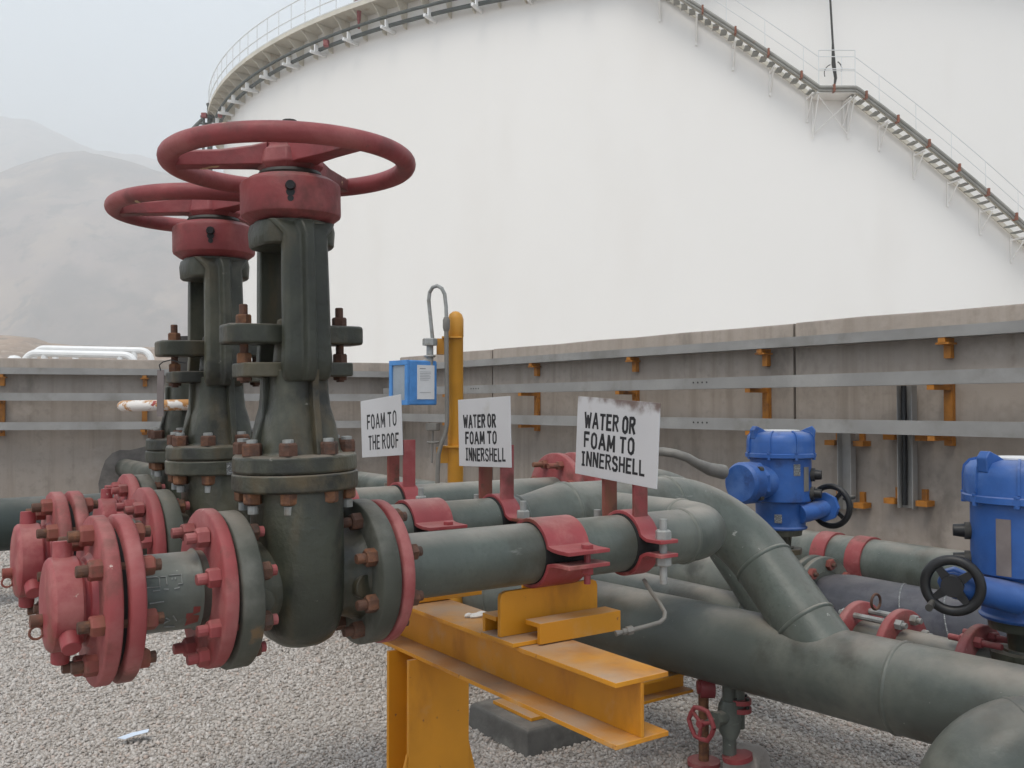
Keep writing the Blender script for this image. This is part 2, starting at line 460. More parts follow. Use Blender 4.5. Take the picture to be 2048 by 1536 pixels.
# hills behind the left wall
def hill_material():
    return mat("bare_rock_slope", (0.30, 0.235, 0.208), .95, .25, .006, [((0.205, 0.17, 0.155), .012, .54, .10, (1, 1, .35)), ((0.39, 0.305, 0.25), .018, .57, .08, (1, 1, .4)), ((0.19, 0.16, 0.145), .05, .58, .08, (1, 1, .6))], 0, 1)
HM = hill_material()
def hill(sil, dist, depth, rough, seed, name, m=None):
    r_ = np.random.default_rng(seed)
    us = np.linspace(-700, 1250, 150)
    hs = np.interp(us, [a for a, _ in sil], [(812 - b) / F * dist for _, b in sil])
    nd = 70
    ds = np.linspace(0, 1, nd)
    # value-noise sum over the grid
    def field(n0, n1):
        a = r_.random((n0 + 2, n1 + 2))
        yi = np.linspace(0, n0, nd); xi = np.linspace(0, n1, 150)
        y0 = yi.astype(int); x0 = xi.astype(int)
        fy = (yi - y0)[:, None]; fx = (xi - x0)[None]
        fy = fy * fy * (3 - 2 * fy); fx = fx * fx * (3 - 2 * fx)
        A = a[y0][:, x0]; B = a[y0][:, x0 + 1]; C = a[y0 + 1][:, x0]; D = a[y0 + 1][:, x0 + 1]
        return (A * (1 - fx) + B * fx) * (1 - fy) + (C * (1 - fx) + D * fx) * fy - .5
    nz = .8 * field(5, 14) + .5 * np.abs(field(9, 34)) * 2 + .3 * field(22, 80) + .16 * field(40, 140)
    mb = MB(); vs = []
    for i, d_ in enumerate(ds):
        yy = dist + (d_ - .72) * depth
        prof = math.sin(min(1, d_ / .72) * math.pi / 2) ** 1.15 if d_ < .72 else math.cos((d_ - .72) / .28 * 1.2)
        for j, u in enumerate(us):
            x = (u - 1024) / F * (dist * .35 + yy * .65)
            vs.append((x, yy + nz[i, j] * depth * .05, max(-2, hs[j] * prof * (1 + 0) + nz[i, j] * rough * min(1, 4 * d_) * (max(.10, min(1, (.74 - d_) * 3)))) - 1))
    fs = [(i * 150 + j, i * 150 + j + 1, (i + 1) * 150 + j + 1, (i + 1) * 150 + j) for i in range(nd - 1) for j in range(149)]
    mb.add(vs, fs)
    return tag(mb.build(name, m or HM, angle=180), kind="structure")
hill([(-700, 300), (-250, 225), (0, 246), (60, 248), (110, 267), (165, 297), (200, 309), (280, 324), (360, 340), (480, 360), (800, 420), (1250, 520)], 1500, 800, 40, 5, "hill")
hill([(-700, 460), (-200, 400), (0, 372), (55, 347), (110, 326), (180, 317), (240, 324), (300, 342), (360, 362), (480, 400), (800, 500), (1250, 600)], 850, 520, 27, 9, "hill")
hill([(-700, 640), (-100, 655), (10, 650), (70, 656), (100, 668), (160, 671), (330, 675), (700, 685), (1250, 700)], 170, 60, 2.0, 21, "embankment", mat("ochre_earth_bank", (0.33, 0.235, 0.17), .95, .25, .15, [((0.24, 0.18, 0.145), .3, .55, .1, ONE), ((0.40, 0.33, 0.27), .8, .6, .08, ONE)]))

# storage tank
H0 = 14.0
TC = Vector((0.72 * H0, 4.02 * H0, 0)); TR = 1.914 * H0 - .34
ZR = EYE + H0
def tp(deg, r, z):
    a = R(deg)
    return (TC.x + r * math.sin(a), TC.y - r * math.cos(a), z)
tank = thing("storage_tank", "huge round white storage tank standing behind the concrete wall", "tank", (0, 0, 0))
mb = MB()
angs = [i * 2 for i in range(180)]
mb.loft([[tp(a, TR, z) for a in angs] for z in (-.3, 4, 8, 12, ZR + 1.02)], caps=True)
mb.build("shell", 'tank', tank, angle=60)
mb = MB()                                       # wind girder: a level walkway ring
r0, r1 = TR + .004, TR + .84
zg = ZR + .85
for (ra, za, rb, zb) in ((r0, zg, r1, zg), (r1, zg, r1, zg + .16), (r1, zg + .16, r0, zg + .16)):
    mb.loft([[tp(a, ra, za) for a in angs], [tp(a, rb, zb) for a in angs]], caps=False)
mb.build("wind_girder", 'girder', tank, angle=30)
mb = MB()
a = -100.0
br = None
k = 0
while a < -4:
    T = Matrix.Translation(Vector(tp(a, TR, 0))) @ Matrix.Rotation(R(a), 4, 'Z')
    if br is None:
        b_ = MB()
        prof = [(-.003, zg - .004), (-.80, zg - .004), (-.80, zg - .05), (-.62, zg - .16), (-.44, zg - .38), (-.30, zg - .66), (-.20, zg - .95), (-.003, zg - .98)]
        b_.loft([[(-.02, y, z) for y, z in prof], [(.02, y, z) for y, z in prof]])
        br = b_.build("bracket", 'girder', tank, angle=20)
        br.matrix_local = T
    else:
        share(br, tank, T)
    a += 2.13
mb = MB()
for i in range(-100, 0, 2):
    p = tp(i, r1 - .06, zg + .16); q = tp(i, r1 - .06, zg + 1.25)
    mb.cyl(p, q, .022, seg=6)
for hz in (.62, 1.25):
    mb.tube([tp(a / 2, r1 - .06, zg + hz) for a in range(-200, 0, 2)], .024, 6)
mb.tube([tp(a / 2, r1 - .06, zg + .22) for a in range(-200, 0, 2)], .04, 6)
mb.build("guard_rail", 'handgrey', tank)
# ring mains below the girder
ringm = thing("fire_ring_pipe", "pair of dark fire water pipes running round the tank under its walkway", "pipe")
mb = MB()
mb.tube([tp(a / 2, TR + .34, ZR + .03) for a in range(-143, 0, 2)], .075, 10)
mb.build("lower_pipe", 'firepipe', ringm)
mb = MB()
mb.tube([tp(a / 2, TR + .55, ZR + .03 + .25) for a in range(-143, 0, 2)], .06, 10)
mb.build("upper_pipe", 'firepipe', ringm)
pb = None
for i in range(16):
    a = -70 + i * 4.1
    T = Matrix.Translation(Vector(tp(a, TR, 0))) @ Matrix.Rotation(R(a), 4, 'Z')
    if pb is None:
        b_ = MB()
        b_.box((0, -.38, ZR - .13), (.10, .76, .10)); b_.box((0, -.34, ZR - .06), (.07, .14, .06))
        b_.box((.05, -.52, ZR + .03), (.05, .16, .28))
        pb = b_.build("bracket", 'whitepaint', ringm)
        pb.matrix_local = T
    else:
        share(pb, ringm, T)
for a in (-40.0, -64.0):
    b_ = MB(); p = Vector(tp(a, TR + .46, ZR + .1))
    b_.box(tuple(p), (.22, .22, .26)); b_.build("valve_box", 'red', ringm, bevel=.03)
b_ = MB(); p = Vector(tp(-36.0, TR + .5, ZR + .2))
b_.cyl(p, p + Vector((0, 0, .5)), .05, seg=8); b_.cyl(p + Vector((0, 0, .3)), p + Vector((0, 0, .8)), .07, .11, seg=10); b_.cyl(p + Vector((0, 0, .8)), p + Vector((0, 0, 1.0)), .17, .22, seg=10)
b_.build("foam_sprayer", 'red', ringm)
# feed pipe leaving the ring at the tank's left edge
def at(u, v, Y):
    return ((u - 1024) / F * Y, Y, EYE + (812 - v) / F * Y)
feed = MB()
feed.tube([tp(-70.5, TR + .4, ZR + .08), at(420, 214, 47.5), at(392, 243, 47), at(370, 266, 46.5), at(330, 310, 46)], .10, 8)
feed.build("feed_pipe", 'firepipe', ringm)
feed = MB()
feed.tube([(*at(416, 250, 47)[:2], GZ), at(416, 250, 47), at(415, 212, 47)], .14, 10); feed.cyl(at(415, 213, 47), at(414, 203, 47), .1, .16, 10)
feed.tube([(*at(403, 250, 46.6)[:2], GZ), at(403, 250, 46.6), at(403, 231, 46.6)], .07, 8)
for v_ in (229, 243):
    feed.tube([at(396, v_, 46.7), at(424, v_ + 1, 46.9)], .06, 6)
feed.build("riser_pipe", 'firepipe', ringm)
b_ = MB(); b_.box(at(404, 227, 46.5), (.26, .26, .24)); b_.build("valve_box", 'red', ringm, bevel=.03)

# staircase wound round the shell
stair = thing("spiral_staircase", "long straight flight of stairs slanting across the white tank", "staircase")
SA, SB, ZL = -.7, 1.75, .715
def sz(a):                                      # height along the stair by angle
    if a < SA: return EYE + H0 * (ZL + (.936 - ZL) * (SA - a) / 9.0)
    if a < SB: return EYE + H0 * ZL
    return EYE + H0 * (ZL - (ZL - .401) * (a - SB) / 12.7)
A0, A1 = -17.0, 27.0
aa = [A0 + (A1 - A0) * i / 200 for i in range(201)]
def ribbon(r, dz, wd, ht):
    m_ = MB(); rings = []
    for a in aa:
        z = sz(a) + dz
        rings.append([tp(a, r - wd / 2, z - ht / 2), tp(a, r + wd / 2, z - ht / 2), tp(a, r + wd / 2, z + ht / 2), tp(a, r - wd / 2, z + ht / 2)])
    return m_.loft(rings)
ribbon(TR + .66, 0, .05, .16).build("stringer", 'girder', stair)
ribbon(TR + .10, 0, .05, .16).build("stringer", 'girder', stair)
mb = MB()
mb.tube([tp(a, TR + .78, sz(a) + .08) for a in aa], .055, 8)
mb.tube([tp(a, TR + .76, sz(a) - .03) for a in aa], .04, 8)
mb.build("cable_pipe", 'stairgrey', stair)
for (f0, f1) in ((A0, SA), (SB, A1)):
    mb = MB()
    a = f0
    while a < f1:
        T = Matrix.Translation(Vector(tp(a, TR + .44, sz(a) - .10))) @ Matrix.Rotation(R(a), 4, 'Z')
        mb.box((0, 0, 0), (.20, .42, .04), T=T)
        a += .53
    mb.build("tread_flight", 'stairgrey', stair)
mb = MB()
for (dz, rr) in ((1.0, .014), (.55, .011)):
    mb.tube([tp(a, TR + .66, sz(a) + dz + .1) for a in aa], rr, 6)
a = A0
while a < A1:
    mb.cyl(tp(a, TR + .66, sz(a) + .1), tp(a, TR + .66, sz(a) + 1.1), .012, seg=6)
    a += 2.55
mb.build("handrail", 'handgrey', stair)
a = A0; kc = None
while a < A1:
    T = Matrix.Translation(Vector(tp(a, TR + .79, sz(a) + .03))) @ Matrix.Rotation(R(a), 4, 'Z')
    if kc is None:
        kc = MB().box((0, 0, 0), (.06, .2, .24)).build("pipe_clip", 'brownclip', stair); kc.matrix_local = T
    else:
        share(kc, stair, T)
    a += 2.15
kb = None
for i in range(16):
    a = A0 + .6 + i * 2.55
    z = sz(a)
    T = Matrix.Translation(Vector(tp(a, TR, z))) @ Matrix.Rotation(R(a), 4, 'Z')
    if kb is None:
        b_ = MB()
        b_.box((0, -.35, -.20), (.05, .66, .05)); b_.box((0, -.04, -.5), (.06, .06, .9))
        b_.cyl((0, -.6, -.28), (0, -.06, -.85), .022, seg=6)
        kb = b_.build("wall_bracket", 'tank', stair); kb.matrix_local = T
    else:
        share(kb, stair, T)
mb = MB()
zl = EYE + H0 * ZL
def lp(a, r, dz): return tp(a, r, zl + dz)
rings = [[lp(a, TR + .01, -.09), lp(a, TR + .74, -.09), lp(a, TR + .74, .05), lp(a, TR + .01, .05)] for a in (SA - .15, SA + .5, .5, SB - .5, SB + .15)]
mb.loft(rings)
for a in (SA, SB):
    mb.cyl(lp(a, TR + .66, -.1), lp(a, TR + .05, -1.2), .022, seg=6); mb.cyl(lp(a, TR + .06, -.1), lp(a, TR + .06, -1.35), .025, seg=6)
mb.cyl(lp(SA, TR + .64, -.15), lp(SB, TR + .05, -1.2), .018, seg=6)
mb.cyl(lp(SB, TR + .64, -.15), lp(SA, TR + .05, -1.2), .018, seg=6)
mb.build("landing", 'tank', stair)
mb = MB()
for a in (SA, SB):
    mb.cyl(lp(a, TR + .68, .05), lp(a, TR + .68, 1.3), .015, seg=6)
for dz in (.7, 1.3):
    mb.tube([lp(a, TR + .68, dz) for a in (SA, .5, SB)], .017, 6)
mb.build("landing_rail", 'handgrey', stair)
mast = MB()
pm = Vector(tp(.35, TR + .55, zl))
mast.tube([pm + Vector((.02, 0, .05)), pm + Vector((.08, 0, .45)), pm + Vector((.02, 0, .9)), pm + Vector((0, 0, 1.6)), pm + Vector((-.06, .1, 3.5)), pm + Vector((-.12, .2, 6.5))], [.02, .05, .07, .035, .035, .03], 8)
mast.tube(arc(pm + Vector((.02, 0, .75)), (1, 0, 0), (0, 0, 1), .26, R(-20), R(60), 8), .018, 6)
mast.tube(arc(pm + Vector((.02, 0, .6)), (1, 0, 0), (0, 0, 1), .30, R(110), R(200), 8), .014, 6)
tag(mast.build("mast", 'darksteel'), "thin dark mast rising from the stair landing on the tank", "mast")

# ------------------------------------------------------------------ concrete walls
CW = Vector((-1.375, 11.35, 0))
def wall(name, label, ang, length, height, joints, capdrop):
    t = thing(name, label, "wall", tuple(CW), (0, 0, ang))
    cuts = [0] + joints + [length]
    for i in range(len(cuts) - 1):
        mb = MB()
        x0 = cuts[i] + (.011 if i else 0); x1 = cuts[i + 1] - (.011 if i < len(cuts) - 2 else 0)
        n = max(2, int((x1 - x0) / .5))
        top = [(x0 + (x1 - x0) * k / n, height + random.uniform(-.006, .006)) for k in range(n + 1)]
        rings = [[(x, 0, -.2), (x, 0, h - .012), (x, .012, h), (x, .26, h), (x, .26, -.2)] for x, h in top]
        mb.loft(rings)
        mb.build("panel", 'concrete', t, angle=50)
    b_ = MB()
    b_.box((length / 2, .14, height / 2 - .1), (length - .02, .16, height - .06))
    b_.build("joint_filler", 'black', t)
    return t
aR = math.atan2(-.809, .588)                    # local +x runs toward the right, local -y faces the camera
wr = wall("concrete_wall", "long stained concrete wall receding on the right in front of the tank", aR, 15.5, 1.55, [1.99, 5.80, 9.65, 13.4], .1)
aL = math.atan2(.283, .959)
wl = thing("concrete_wall", "shorter stained concrete wall across the left background below the hills", "wall", (CW.x - .959 * 12, CW.y - .283 * 12, 0), (0, 0, aL))
mb = MB()
rings = [[(x, 0, -.2), (x, 0, 1.464), (x, .012, 1.476), (x, .26, 1.476), (x, .26, -.2)] for x in [i * .5 for i in range(25)]]
mb.loft(rings); mb.build("panel", 'concrete', wl, angle=50)
b_ = MB()
b_.add([(8.62, -.004, -.1), (8.60, -.004, .08), (8.63, -.004, .22), (8.67, -.004, .34), (8.74, -.004, .42), (8.82, -.004, .455), (8.92, -.004, .45), (9.03, -.004, .475), (9.16, -.004, .51), (9.3, -.004, .52), (9.42, -.004, .47), (9.5, -.004, -.1)], [tuple(range(12))])
b_.build("mortar_patch", 'soot', wl)

# cable trays on brackets: (height, drop of the front edge, stand-off)
def tray(label, origin, ang, x0, x1, z, h, off, posts, kind, holes=()):
    h *= .86
    t = thing("cable_tray", label, "cable tray", (origin[0], origin[1], z), (0, 0, ang), "cable trays along the walls")
    mb = MB()
    mb.strip([(-off + .09, -h / 2), (-off, -h / 2), (-off, h / 2), (-off + .09, h / 2)], .006, x0, x1)
    for hx in holes:
        for k in range(4):
            mb.cyl((hx + k * .045, -off - .0035, .008), (hx + k * .045, -off - .006, .008), .007, seg=8, m=1)
    mb.build("channel", ['tray', 'darksteel'], t)
    proto = None
    for xp in posts:
        T = Matrix.Translation((xp, 0, 0))
        if proto is None:
            b = MB()
            b.box((0, -off / 2 + .015, -h / 2 - .020), (.045, off + .03, .030))
            if kind == 'short':
                b.box((0, -.024, -h / 2 - .080), (.045, .040, .10))
                b.box((0, -off / 2, -h / 2 - .040), (.085, .10, .012))
            elif kind == 'long':
                b.box((0, -.022, -.165), (.055, .036, .28))
            else:
                b.box((0, -.022, -h / 2 - .045), (.055, .036, .05))
            proto = b.build("bracket", 'bracket', t); proto.matrix_local = T
        else:
            share(proto, t, T)
    return t
postsR = [1.40 + 1.39 * k for k in range(7)]
tray("top grey cable tray along the right concrete wall", CW, aR, .02, 13, 1.405, .072, .11, postsR, 'short')
tray("middle grey cable tray on tall yellow brackets along the right wall", CW, aR, .02, 13, 1.122, .09, .24, postsR, 'long', [1.95, 5.05, 8.2])
tray("lowest grey cable tray along the right concrete wall", CW, aR, .02, 13, .816, .095, .24, postsR, 'low', [5.05, 8.2])
oL = (CW.x - .959 * 12, CW.y - .283 * 12)
postsL = [12 - 2.92 - 1.45 * k for k in range(-1, 5)]
tray("top grey cable tray along the left concrete wall", oL, aL, 0, 11.98, 1.333, .075, .11, postsL, 'short')
tray("middle grey cable tray along the left concrete wall", oL, aL, 0, 11.9, 1.05, .09, .24, postsL, 'long')
tray("lowest grey cable tray along the left concrete wall", oL, aL, 0, 11.9, .733, .09, .24, postsL, 'low')

def riser(label, x, z0, z1, wide, dark):
    t = thing("cable_riser", label, "cable tray", tuple(CW), (0, 0, aR), "upright cable risers on the right wall")
    b = MB()
    b.strip([(x - wide / 2, -.09), (x - wide / 2, -.035), (x + wide / 2, -.035), (x + wide / 2, -.09)], .005, z0, z1)
    # strip extrudes along its first axis: turn it upright
    for i, (a_, b2, c_) in enumerate(b.v):
        b.v[i] = (b2, c_, a_)
    b.build("channel", 'tray', t)
    b = MB()
    for k in range(dark):
        b.tube([(x - wide / 2 + .03 + .045 * k, -.06, z0 + .02), (x - wide / 2 + .034 + .045 * k, -.064, (z0 + z1) / 2), (x - wide / 2 + .03 + .045 * k, -.06, z1)], .017, 8)
    if dark:
        b.build("cable", 'black', t)
    for zz in (z0 + .04, z0 + .45):
        for s in (-1, 1):
            b = MB()
            b.box((x + s * (wide / 2 + .06), -.05, zz), (.075, .09, .035)); b.box((x + s * (wide / 2 + .04), -.012, zz + .04), (.035, .022, .09))
            b.build("bracket", 'bracket', t)
riser("upright riser with black cables rising to the middle tray on the right wall", 6.70, .30, 1.08, .10, 1)
riser("bare wider upright riser below the lowest tray behind the blue actuator", 6.38 - .12, .25, .77, .10, 0)

# white pipework beyond the left wall
def at(u, v, Y):
    return ((u - 1024) / F * Y, Y, EYE + (812 - v) / F * Y)
def loop(label, u0, u1, v, Y, r, posts):
    b = MB()
    p0 = Vector(at(u0, v, Y)); p1 = Vector(at(u1, v + 4, Y))
    rr = .28
    path = [(p0.x, Y, 0)] + [(p0.x + rr - rr * math.cos(t_), Y, p0.z - rr + rr * math.sin(t_)) for t_ in [k * math.pi / 12 for k in range(7)]]
    path += [(p1.x - rr + rr * math.sin(t_), Y, p1.z - rr + rr * math.cos(t_)) for t_ in [k * math.pi / 12 for k in range(7)]] + [(p1.x, Y, 0)]
    b.tube(path, r, 10)
    for u in posts:
        q = at(u, v + 2, Y); b.cyl((q[0], Y, 0), (q[0], Y, q[2]), r * .9, seg=8)
    tag(b.build("white_pipe_loop", 'whitepaint'), label, "pipe", "white pipes beyond the left wall")
loop("longer white pipe loop showing above the left wall", 66, 302, 697, 24, .085, (110, 150, 268))
loop("lower white pipe loop in front of the longer one above the left wall", 48, 270, 706, 22, .085, (88, 240))
b = MB(); p = at(28, 722, 22)
b.lathe([(0, .0), (.0001, .18), (.10, .17), (.17, .10), (.19, 0.001)], 'z', 16, T=Matrix.Translation((p[0], p[1], p[2] - .05)))
b.lathe([(-p[2], .10), (0.02, .10)], 'z', 12, T=Matrix.Translation((p[0], p[1], p[2] - .05)))
tag(b.build("vent_cap", 'whitepaint'), "small white domed vent cap at the far left above the wall", "vent")
# ------------------------------------------------------------------ branch pipes, valves and fittings
PZ = 0.664                                       # height of the branch pipes
SP = 0.45                                        # spacing of the branches
LEAN = R(-1.35)
PR = 0.0585
FRd = 0.1225

def flange(name, parent, x0, x1, m, r=FRd, bore=.05, axis='x', label=None):
    b = MB()
    c = .003
    b.lathe([(x0, bore), (x0, r - c), (x0 + c, r), (x1 - c, r), (x1, r - c), (x1, bore)], axis, 56)
    return b.build(name, m, parent, angle=50, label=label)

def bolt_mesh(x0, x1, mats, r=.0150, stud=.0085, out=.015, h=.018):
    b = MB()
    b.lathe([(x0 - h - out, stud * .9), (x0 - h - out + .002, stud), (x0 - h, stud)], 'x', 12, 2)
    b.lathe([(x1 + h, stud), (x1 + h + out * .6, stud)], 'x', 12, 2)
    b.lathe([(x0 - .001, stud), (x1 + .001, stud)], 'x', 8, 2, caps=False)
    b.hexnut((x0, 0, 0), (x0 - h, 0, 0), r, 0, .4)
    b.hexnut((x1, 0, 0), (x1 + h, 0, 0), r, 1, .2)
    return b
def ring_bolts(parent, n, rc, x0, x1, mats, ph=R(22.5), **k):
    o = None
    for i in range(n):
        T = Matrix.Rotation(ph + 2 * math.pi * i / n, 4, 'X') @ Matrix.Translation((0, 0, rc)) @ Matrix.Rotation(random.uniform(0, 6), 4, 'X')
        if o is None:
            o = bolt_mesh(x0, x1, mats, **k).build("bolt", mats, parent, angle=25); o.matrix_local = T
        else:
            share(o, parent, T)

def valve(label, y, tall=True, x=.133):
    t = rthing("gate_valve", label, "valve", x, y, PZ, lean=0, tip=LEAN, group="gate valves of the branch pipes" if tall else None)
    # body: bulged casting between two conical necks
    b = MB()
    b.loft([sq(hx, hy, z, 2.5, 40) for z, hx, hy in ((-.104, .020, .030), (-.100, .036, .050), (-.090, .049, .067), (-.072, .058, .081), (-.045, .064, .091), (0, .066, .097), (.05, .0655, .099), (.10, .066, .097), (.135, .068, .092), (.152, .070, .090))])
    prof = [(-.098, .058), (-.098, .082), (-.090, .077), (-.07, .070), (-.03, .071), (.03, .071), (.07, .070), (.09, .077), (.098, .082), (.098, .058)]
    b.lathe(prof, 'x', 40)
    for s in (-1, 1):                            # casting ribs and a drain boss
        b.cyl((.083 * s, -.05, -.012), (.088 * s, -.078, -.012), .02, seg=20)
        b.loft([[(s * .012, -.0935, -.09), (s * .012 + .006, -.0935, -.09), (s * .012 + .006, -.06, -.09), (s * .012, -.06, -.09)],
                [(s * .012, -.1015, -.03), (s * .012 + .006, -.1015, -.03), (s * .012 + .006, -.06, -.03), (s * .012, -.06, -.03)],
                [(s * .012, -.1015, .10), (s * .012 + .006, -.1015, .10), (s * .012 + .006, -.06, .10), (s * .012, -.06, .10)]]) if False else None
    b.build("body", 'valve', t, bevel=.002, angle=45)
    flange("flange", t, -.131, -.097, 'flange_grey')
    flange("flange", t, .097, .131, 'flange_grey')
    b = MB(); b.lathe([(-.1365, .104), (-.1305, .104)], 'x', 48); b.lathe([(.1305, .104), (.135, .104)], 'x', 48)
    b.build("gasket", 'gasket', t)
    ring_bolts(t, 8, .098, -.157, -.097, ['red', 'rust', 'red'])
    ring_bolts(t, 8, .098, .097, .156, ['rust', 'rust', 'rust'])
    # bonnet flanges
    b = MB()
    b.lathe([(.150, .08), (.150, .099), (.153, .102), (.177, .102), (.1785, .100)], 'z', 56)
    b.build("body_flange", 'valve', t, bevel=.0015, angle=45)
    b = MB()
    b.lathe([(.1800, .0985), (.182, .101), (.205, .100), (.209, .096)], 'z', 56)
    b.loft([sq(hx, hy, z, 4.2, 48) for z, hx, hy in ((.207, .069, .075), (.212, .0635, .070), (.235, .0600, .066), (.255, .0570, .063), (.270, .0535, .060), (.284, .0495, .057), (.305, .0472, .0555), (.345, .0455, .055))])
    for s in (-1, 1):                            # buttress ribs
        b.loft([[(x_, s * y_, z_) for x_, y_ in ((.002, .03), (.016, .03), (.015, yy_), (.003, yy_))] for z_, yy_ in ((.208, .084), (.25, .080), (.285, .073), (.32, .071), (.345, .073))])
        b.loft([[(s * .03, -.007, .208), (s * .03, .007, .208), (s * .080, .007, .208), (s * .080, -.007, .208)],
                [(s * .03, -.007, .27), (s * .03, .007, .27), (s * .057, .007, .27), (s * .057, -.007, .27)],
                [(s * .03, -.007, .335), (s * .03, .007, .335), (s * .054, .007, .335), (s * .054, -.007, .335)]])
    b.build("bonnet", 'valve', t, bevel=.003, angle=38)
    o = None
    for i in range(8):
        an = R(45 * i + 16)
        if o is None:
            q = MB()
            q.hexnut((0, 0, .209), (0, 0, .229), .0160, 0); q.lathe([(.229, .009), (.234, .009), (.2345, .007)], 'z', 12, 1)
            q.hexnut((0, 0, .150), (0, 0, .132), .0152, 2); q.lathe([(.130, .0085), (.117, .0085)], 'z', 12, 1)
            q.lathe([(.146, .009), (.210, .009)], 'z', 8, 0)
            o = q.build("bonnet_bolt", ['rust', 'galv', 'rust2'], t, angle=25)
            o.matrix_local = Matrix.Translation((.084 * math.cos(an), .084 * math.sin(an), 0))
        else:
            share(o, t, Matrix.Translation((.084 * math.cos(an), .084 * math.sin(an), 0)) @ Matrix.Rotation(random.uniform(-.4, .4), 4, 'Z'))
    if not tall:
        b = MB()
        b.lathe([(.345, .046), (.355, .03), (.46, .024)], 'z', 20); b.build("stem", 'darksteel', t)
        zz = .300
        return t
    # stuffing box collar and gland follower, both long in the pipe direction
    b = MB()
    b.loft([sq(.095, .040, z, 7, 40) for z in (.334, .357)])
    b.lathe([(.357, .034), (.392, .03)], 'z', 24)
    b.build("stuffing_box", 'valve', t, bevel=.003, angle=40)
    b = MB()
    b.loft([sq(.117, .033, z, 7, 40) for z in (.387, .419)])
    b.lathe([(.36, .026), (.43, .026)], 'z', 24)
    b.build("gland_plate", 'valve', t, bevel=.005, angle=40)
    for s in (-1, 1):
        q = MB()
        X = .083 * s
        q.lathe([(.325, .0068), (.450, .0068), (.4515, .0055)], 'z', 14, 0, Matrix.Translation((X, 0, 0)))
        T = Matrix.Translation((X, 0, 0))
        q.hexnut((X, 0, .357), (X, 0, .373), .0125, 1, .3); q.hexnut((X, 0, .419), (X, 0, .435), .0125, 1, .5)
        q.hexnut((X, 0, .334), (X, 0, .328), .0125, 0)
        q.build("gland_bolt", ['rust', 'rust2' if s < 0 else 'rust'], t, angle=25)
    b = MB()
    b.lathe([(.39, .0165), (.70, .0165)], 'z', 20); b.build("spindle", 'darksteel', t)
    # yoke: two arms, one towards the camera and one away
    for s in (-1, 1):
        b = MB(); rings = []
        for z, k, yo in ((.326, .90, .050), (.333, .98, .055), (.342, 1.04, .059), (.354, 1.06, .061), (.370, 1.04, .061), (.390, 1.0, .060), (.47, .98, .059), (.54, .95, .058), (.562, .97, .057), (.574, 1.25, .052), (.585, 1.45, .045)):
            pts = [(-.039, .012), (-.039, -.004), (-.034, -.010), (-.013, -.012), (-.008, -.0245), (.006, -.0245), (.010, -.012), (.034, -.010), (.039, -.004), (.039, .012)]
            rings.append([(px_ * k, s * (yo - py_), z) for px_, py_ in pts])
        b.loft(rings)
        b.build("yoke_arm", 'valve', t, bevel=.0035, seg=3, angle=45)
    b = MB()
    b.loft([sq(hx, hy, z, 3.4, 40) for z, hx, hy in ((.545, .061, .050), (.549, .064, .056), (.572, .065, .060), (.584, .062, .060))])
    b.lathe([(.580, .060), (.594, .060)], 'z', 32)
    b.build("yoke_crown", 'valve', t, bevel=.003, angle=40)
    b = MB()
    b.lathe([(.587, .060), (.590, .069), (.598, .0800), (.602, .0815), (.648, .0815), (.652, .0795), (.660, .067), (.661, .03)], 'z', 48)
    b.build("yoke_nut_housing", 'wheel_red', t, angle=28, bevel=.0015)
    b = MB()
    aN = R(-112)
    d = Vector((math.cos(aN), math.sin(aN), 0))
    b.cyl(d * .078 + Vector((0, 0, .634)), d * .090 + Vector((0, 0, .634)), .009, .007, 14)
    b.cyl(d * .0805 + Vector((0, 0, .614)), d * .0822 + Vector((0, 0, .614)), .005, seg=10)
    b.cyl(d * .0805 + Vector((0, 0, .624)), d * .0822 + Vector((0, 0, .624)), .007, seg=10)
    b.build("grease_fitting", 'black', t)
    b = MB(); b.lathe([(.660, .05), (.667, .053), (.672, .05)], 'z', 36); b.build("bearing_ring", 'darksteel', t)
    # handwheel
    DZ = -.018; zw = .706 + DZ
    b = MB(); b.torus(.191, .0165, 96, 18, T=Matrix.Translation((0, 0, zw)), flat=.95)
    wh = b.build("handwheel", 'wheel_red', t, angle=80)
    b = MB(); b.lathe([(z_ + DZ, r_) for z_, r_ in ((.689, .046), (.700, .055), (.722, .050), (.728, .042), (.752, .040), (.755, .036))], 'z', 8, ph=.3)
    b.build("hub", 'wheel_red', wh, bevel=.003)
    b = MB(); b.lathe([(.755 + DZ, .026), (.765 + DZ, .0265), (.770 + DZ, .022)], 'z', 20); b.lathe([(.69, .012), (.76, .012)], 'z', 10)
    b.build("stem_cap", 'darksteel', wh)
    for an in (157, 280, 38):                    # spoke directions in the rig frame
        b = MB(); c, s_ = math.cos(R(an)), math.sin(R(an)); rings = []
        for rr, w_, z0, z1 in ((.035, .026, .698, .738), (.06, .021, .699, .732), (.11, .017, .697, .724), (.16, .0165, .695, .721), (.185, .017, .694, .720)):
            z0 += DZ; z1 += DZ
            rings.append([(rr * c - s_ * w_ * f_, rr * s_ + c * w_ * f_, z) for f_, z in ((-1, z0), (1, z0), (1, z1 - .004), (.6, z1), (-.6, z1), (-1, z1 - .004))])
        b.loft(rings); b.build("spoke", 'wheel_red', wh, bevel=.002)
    return t

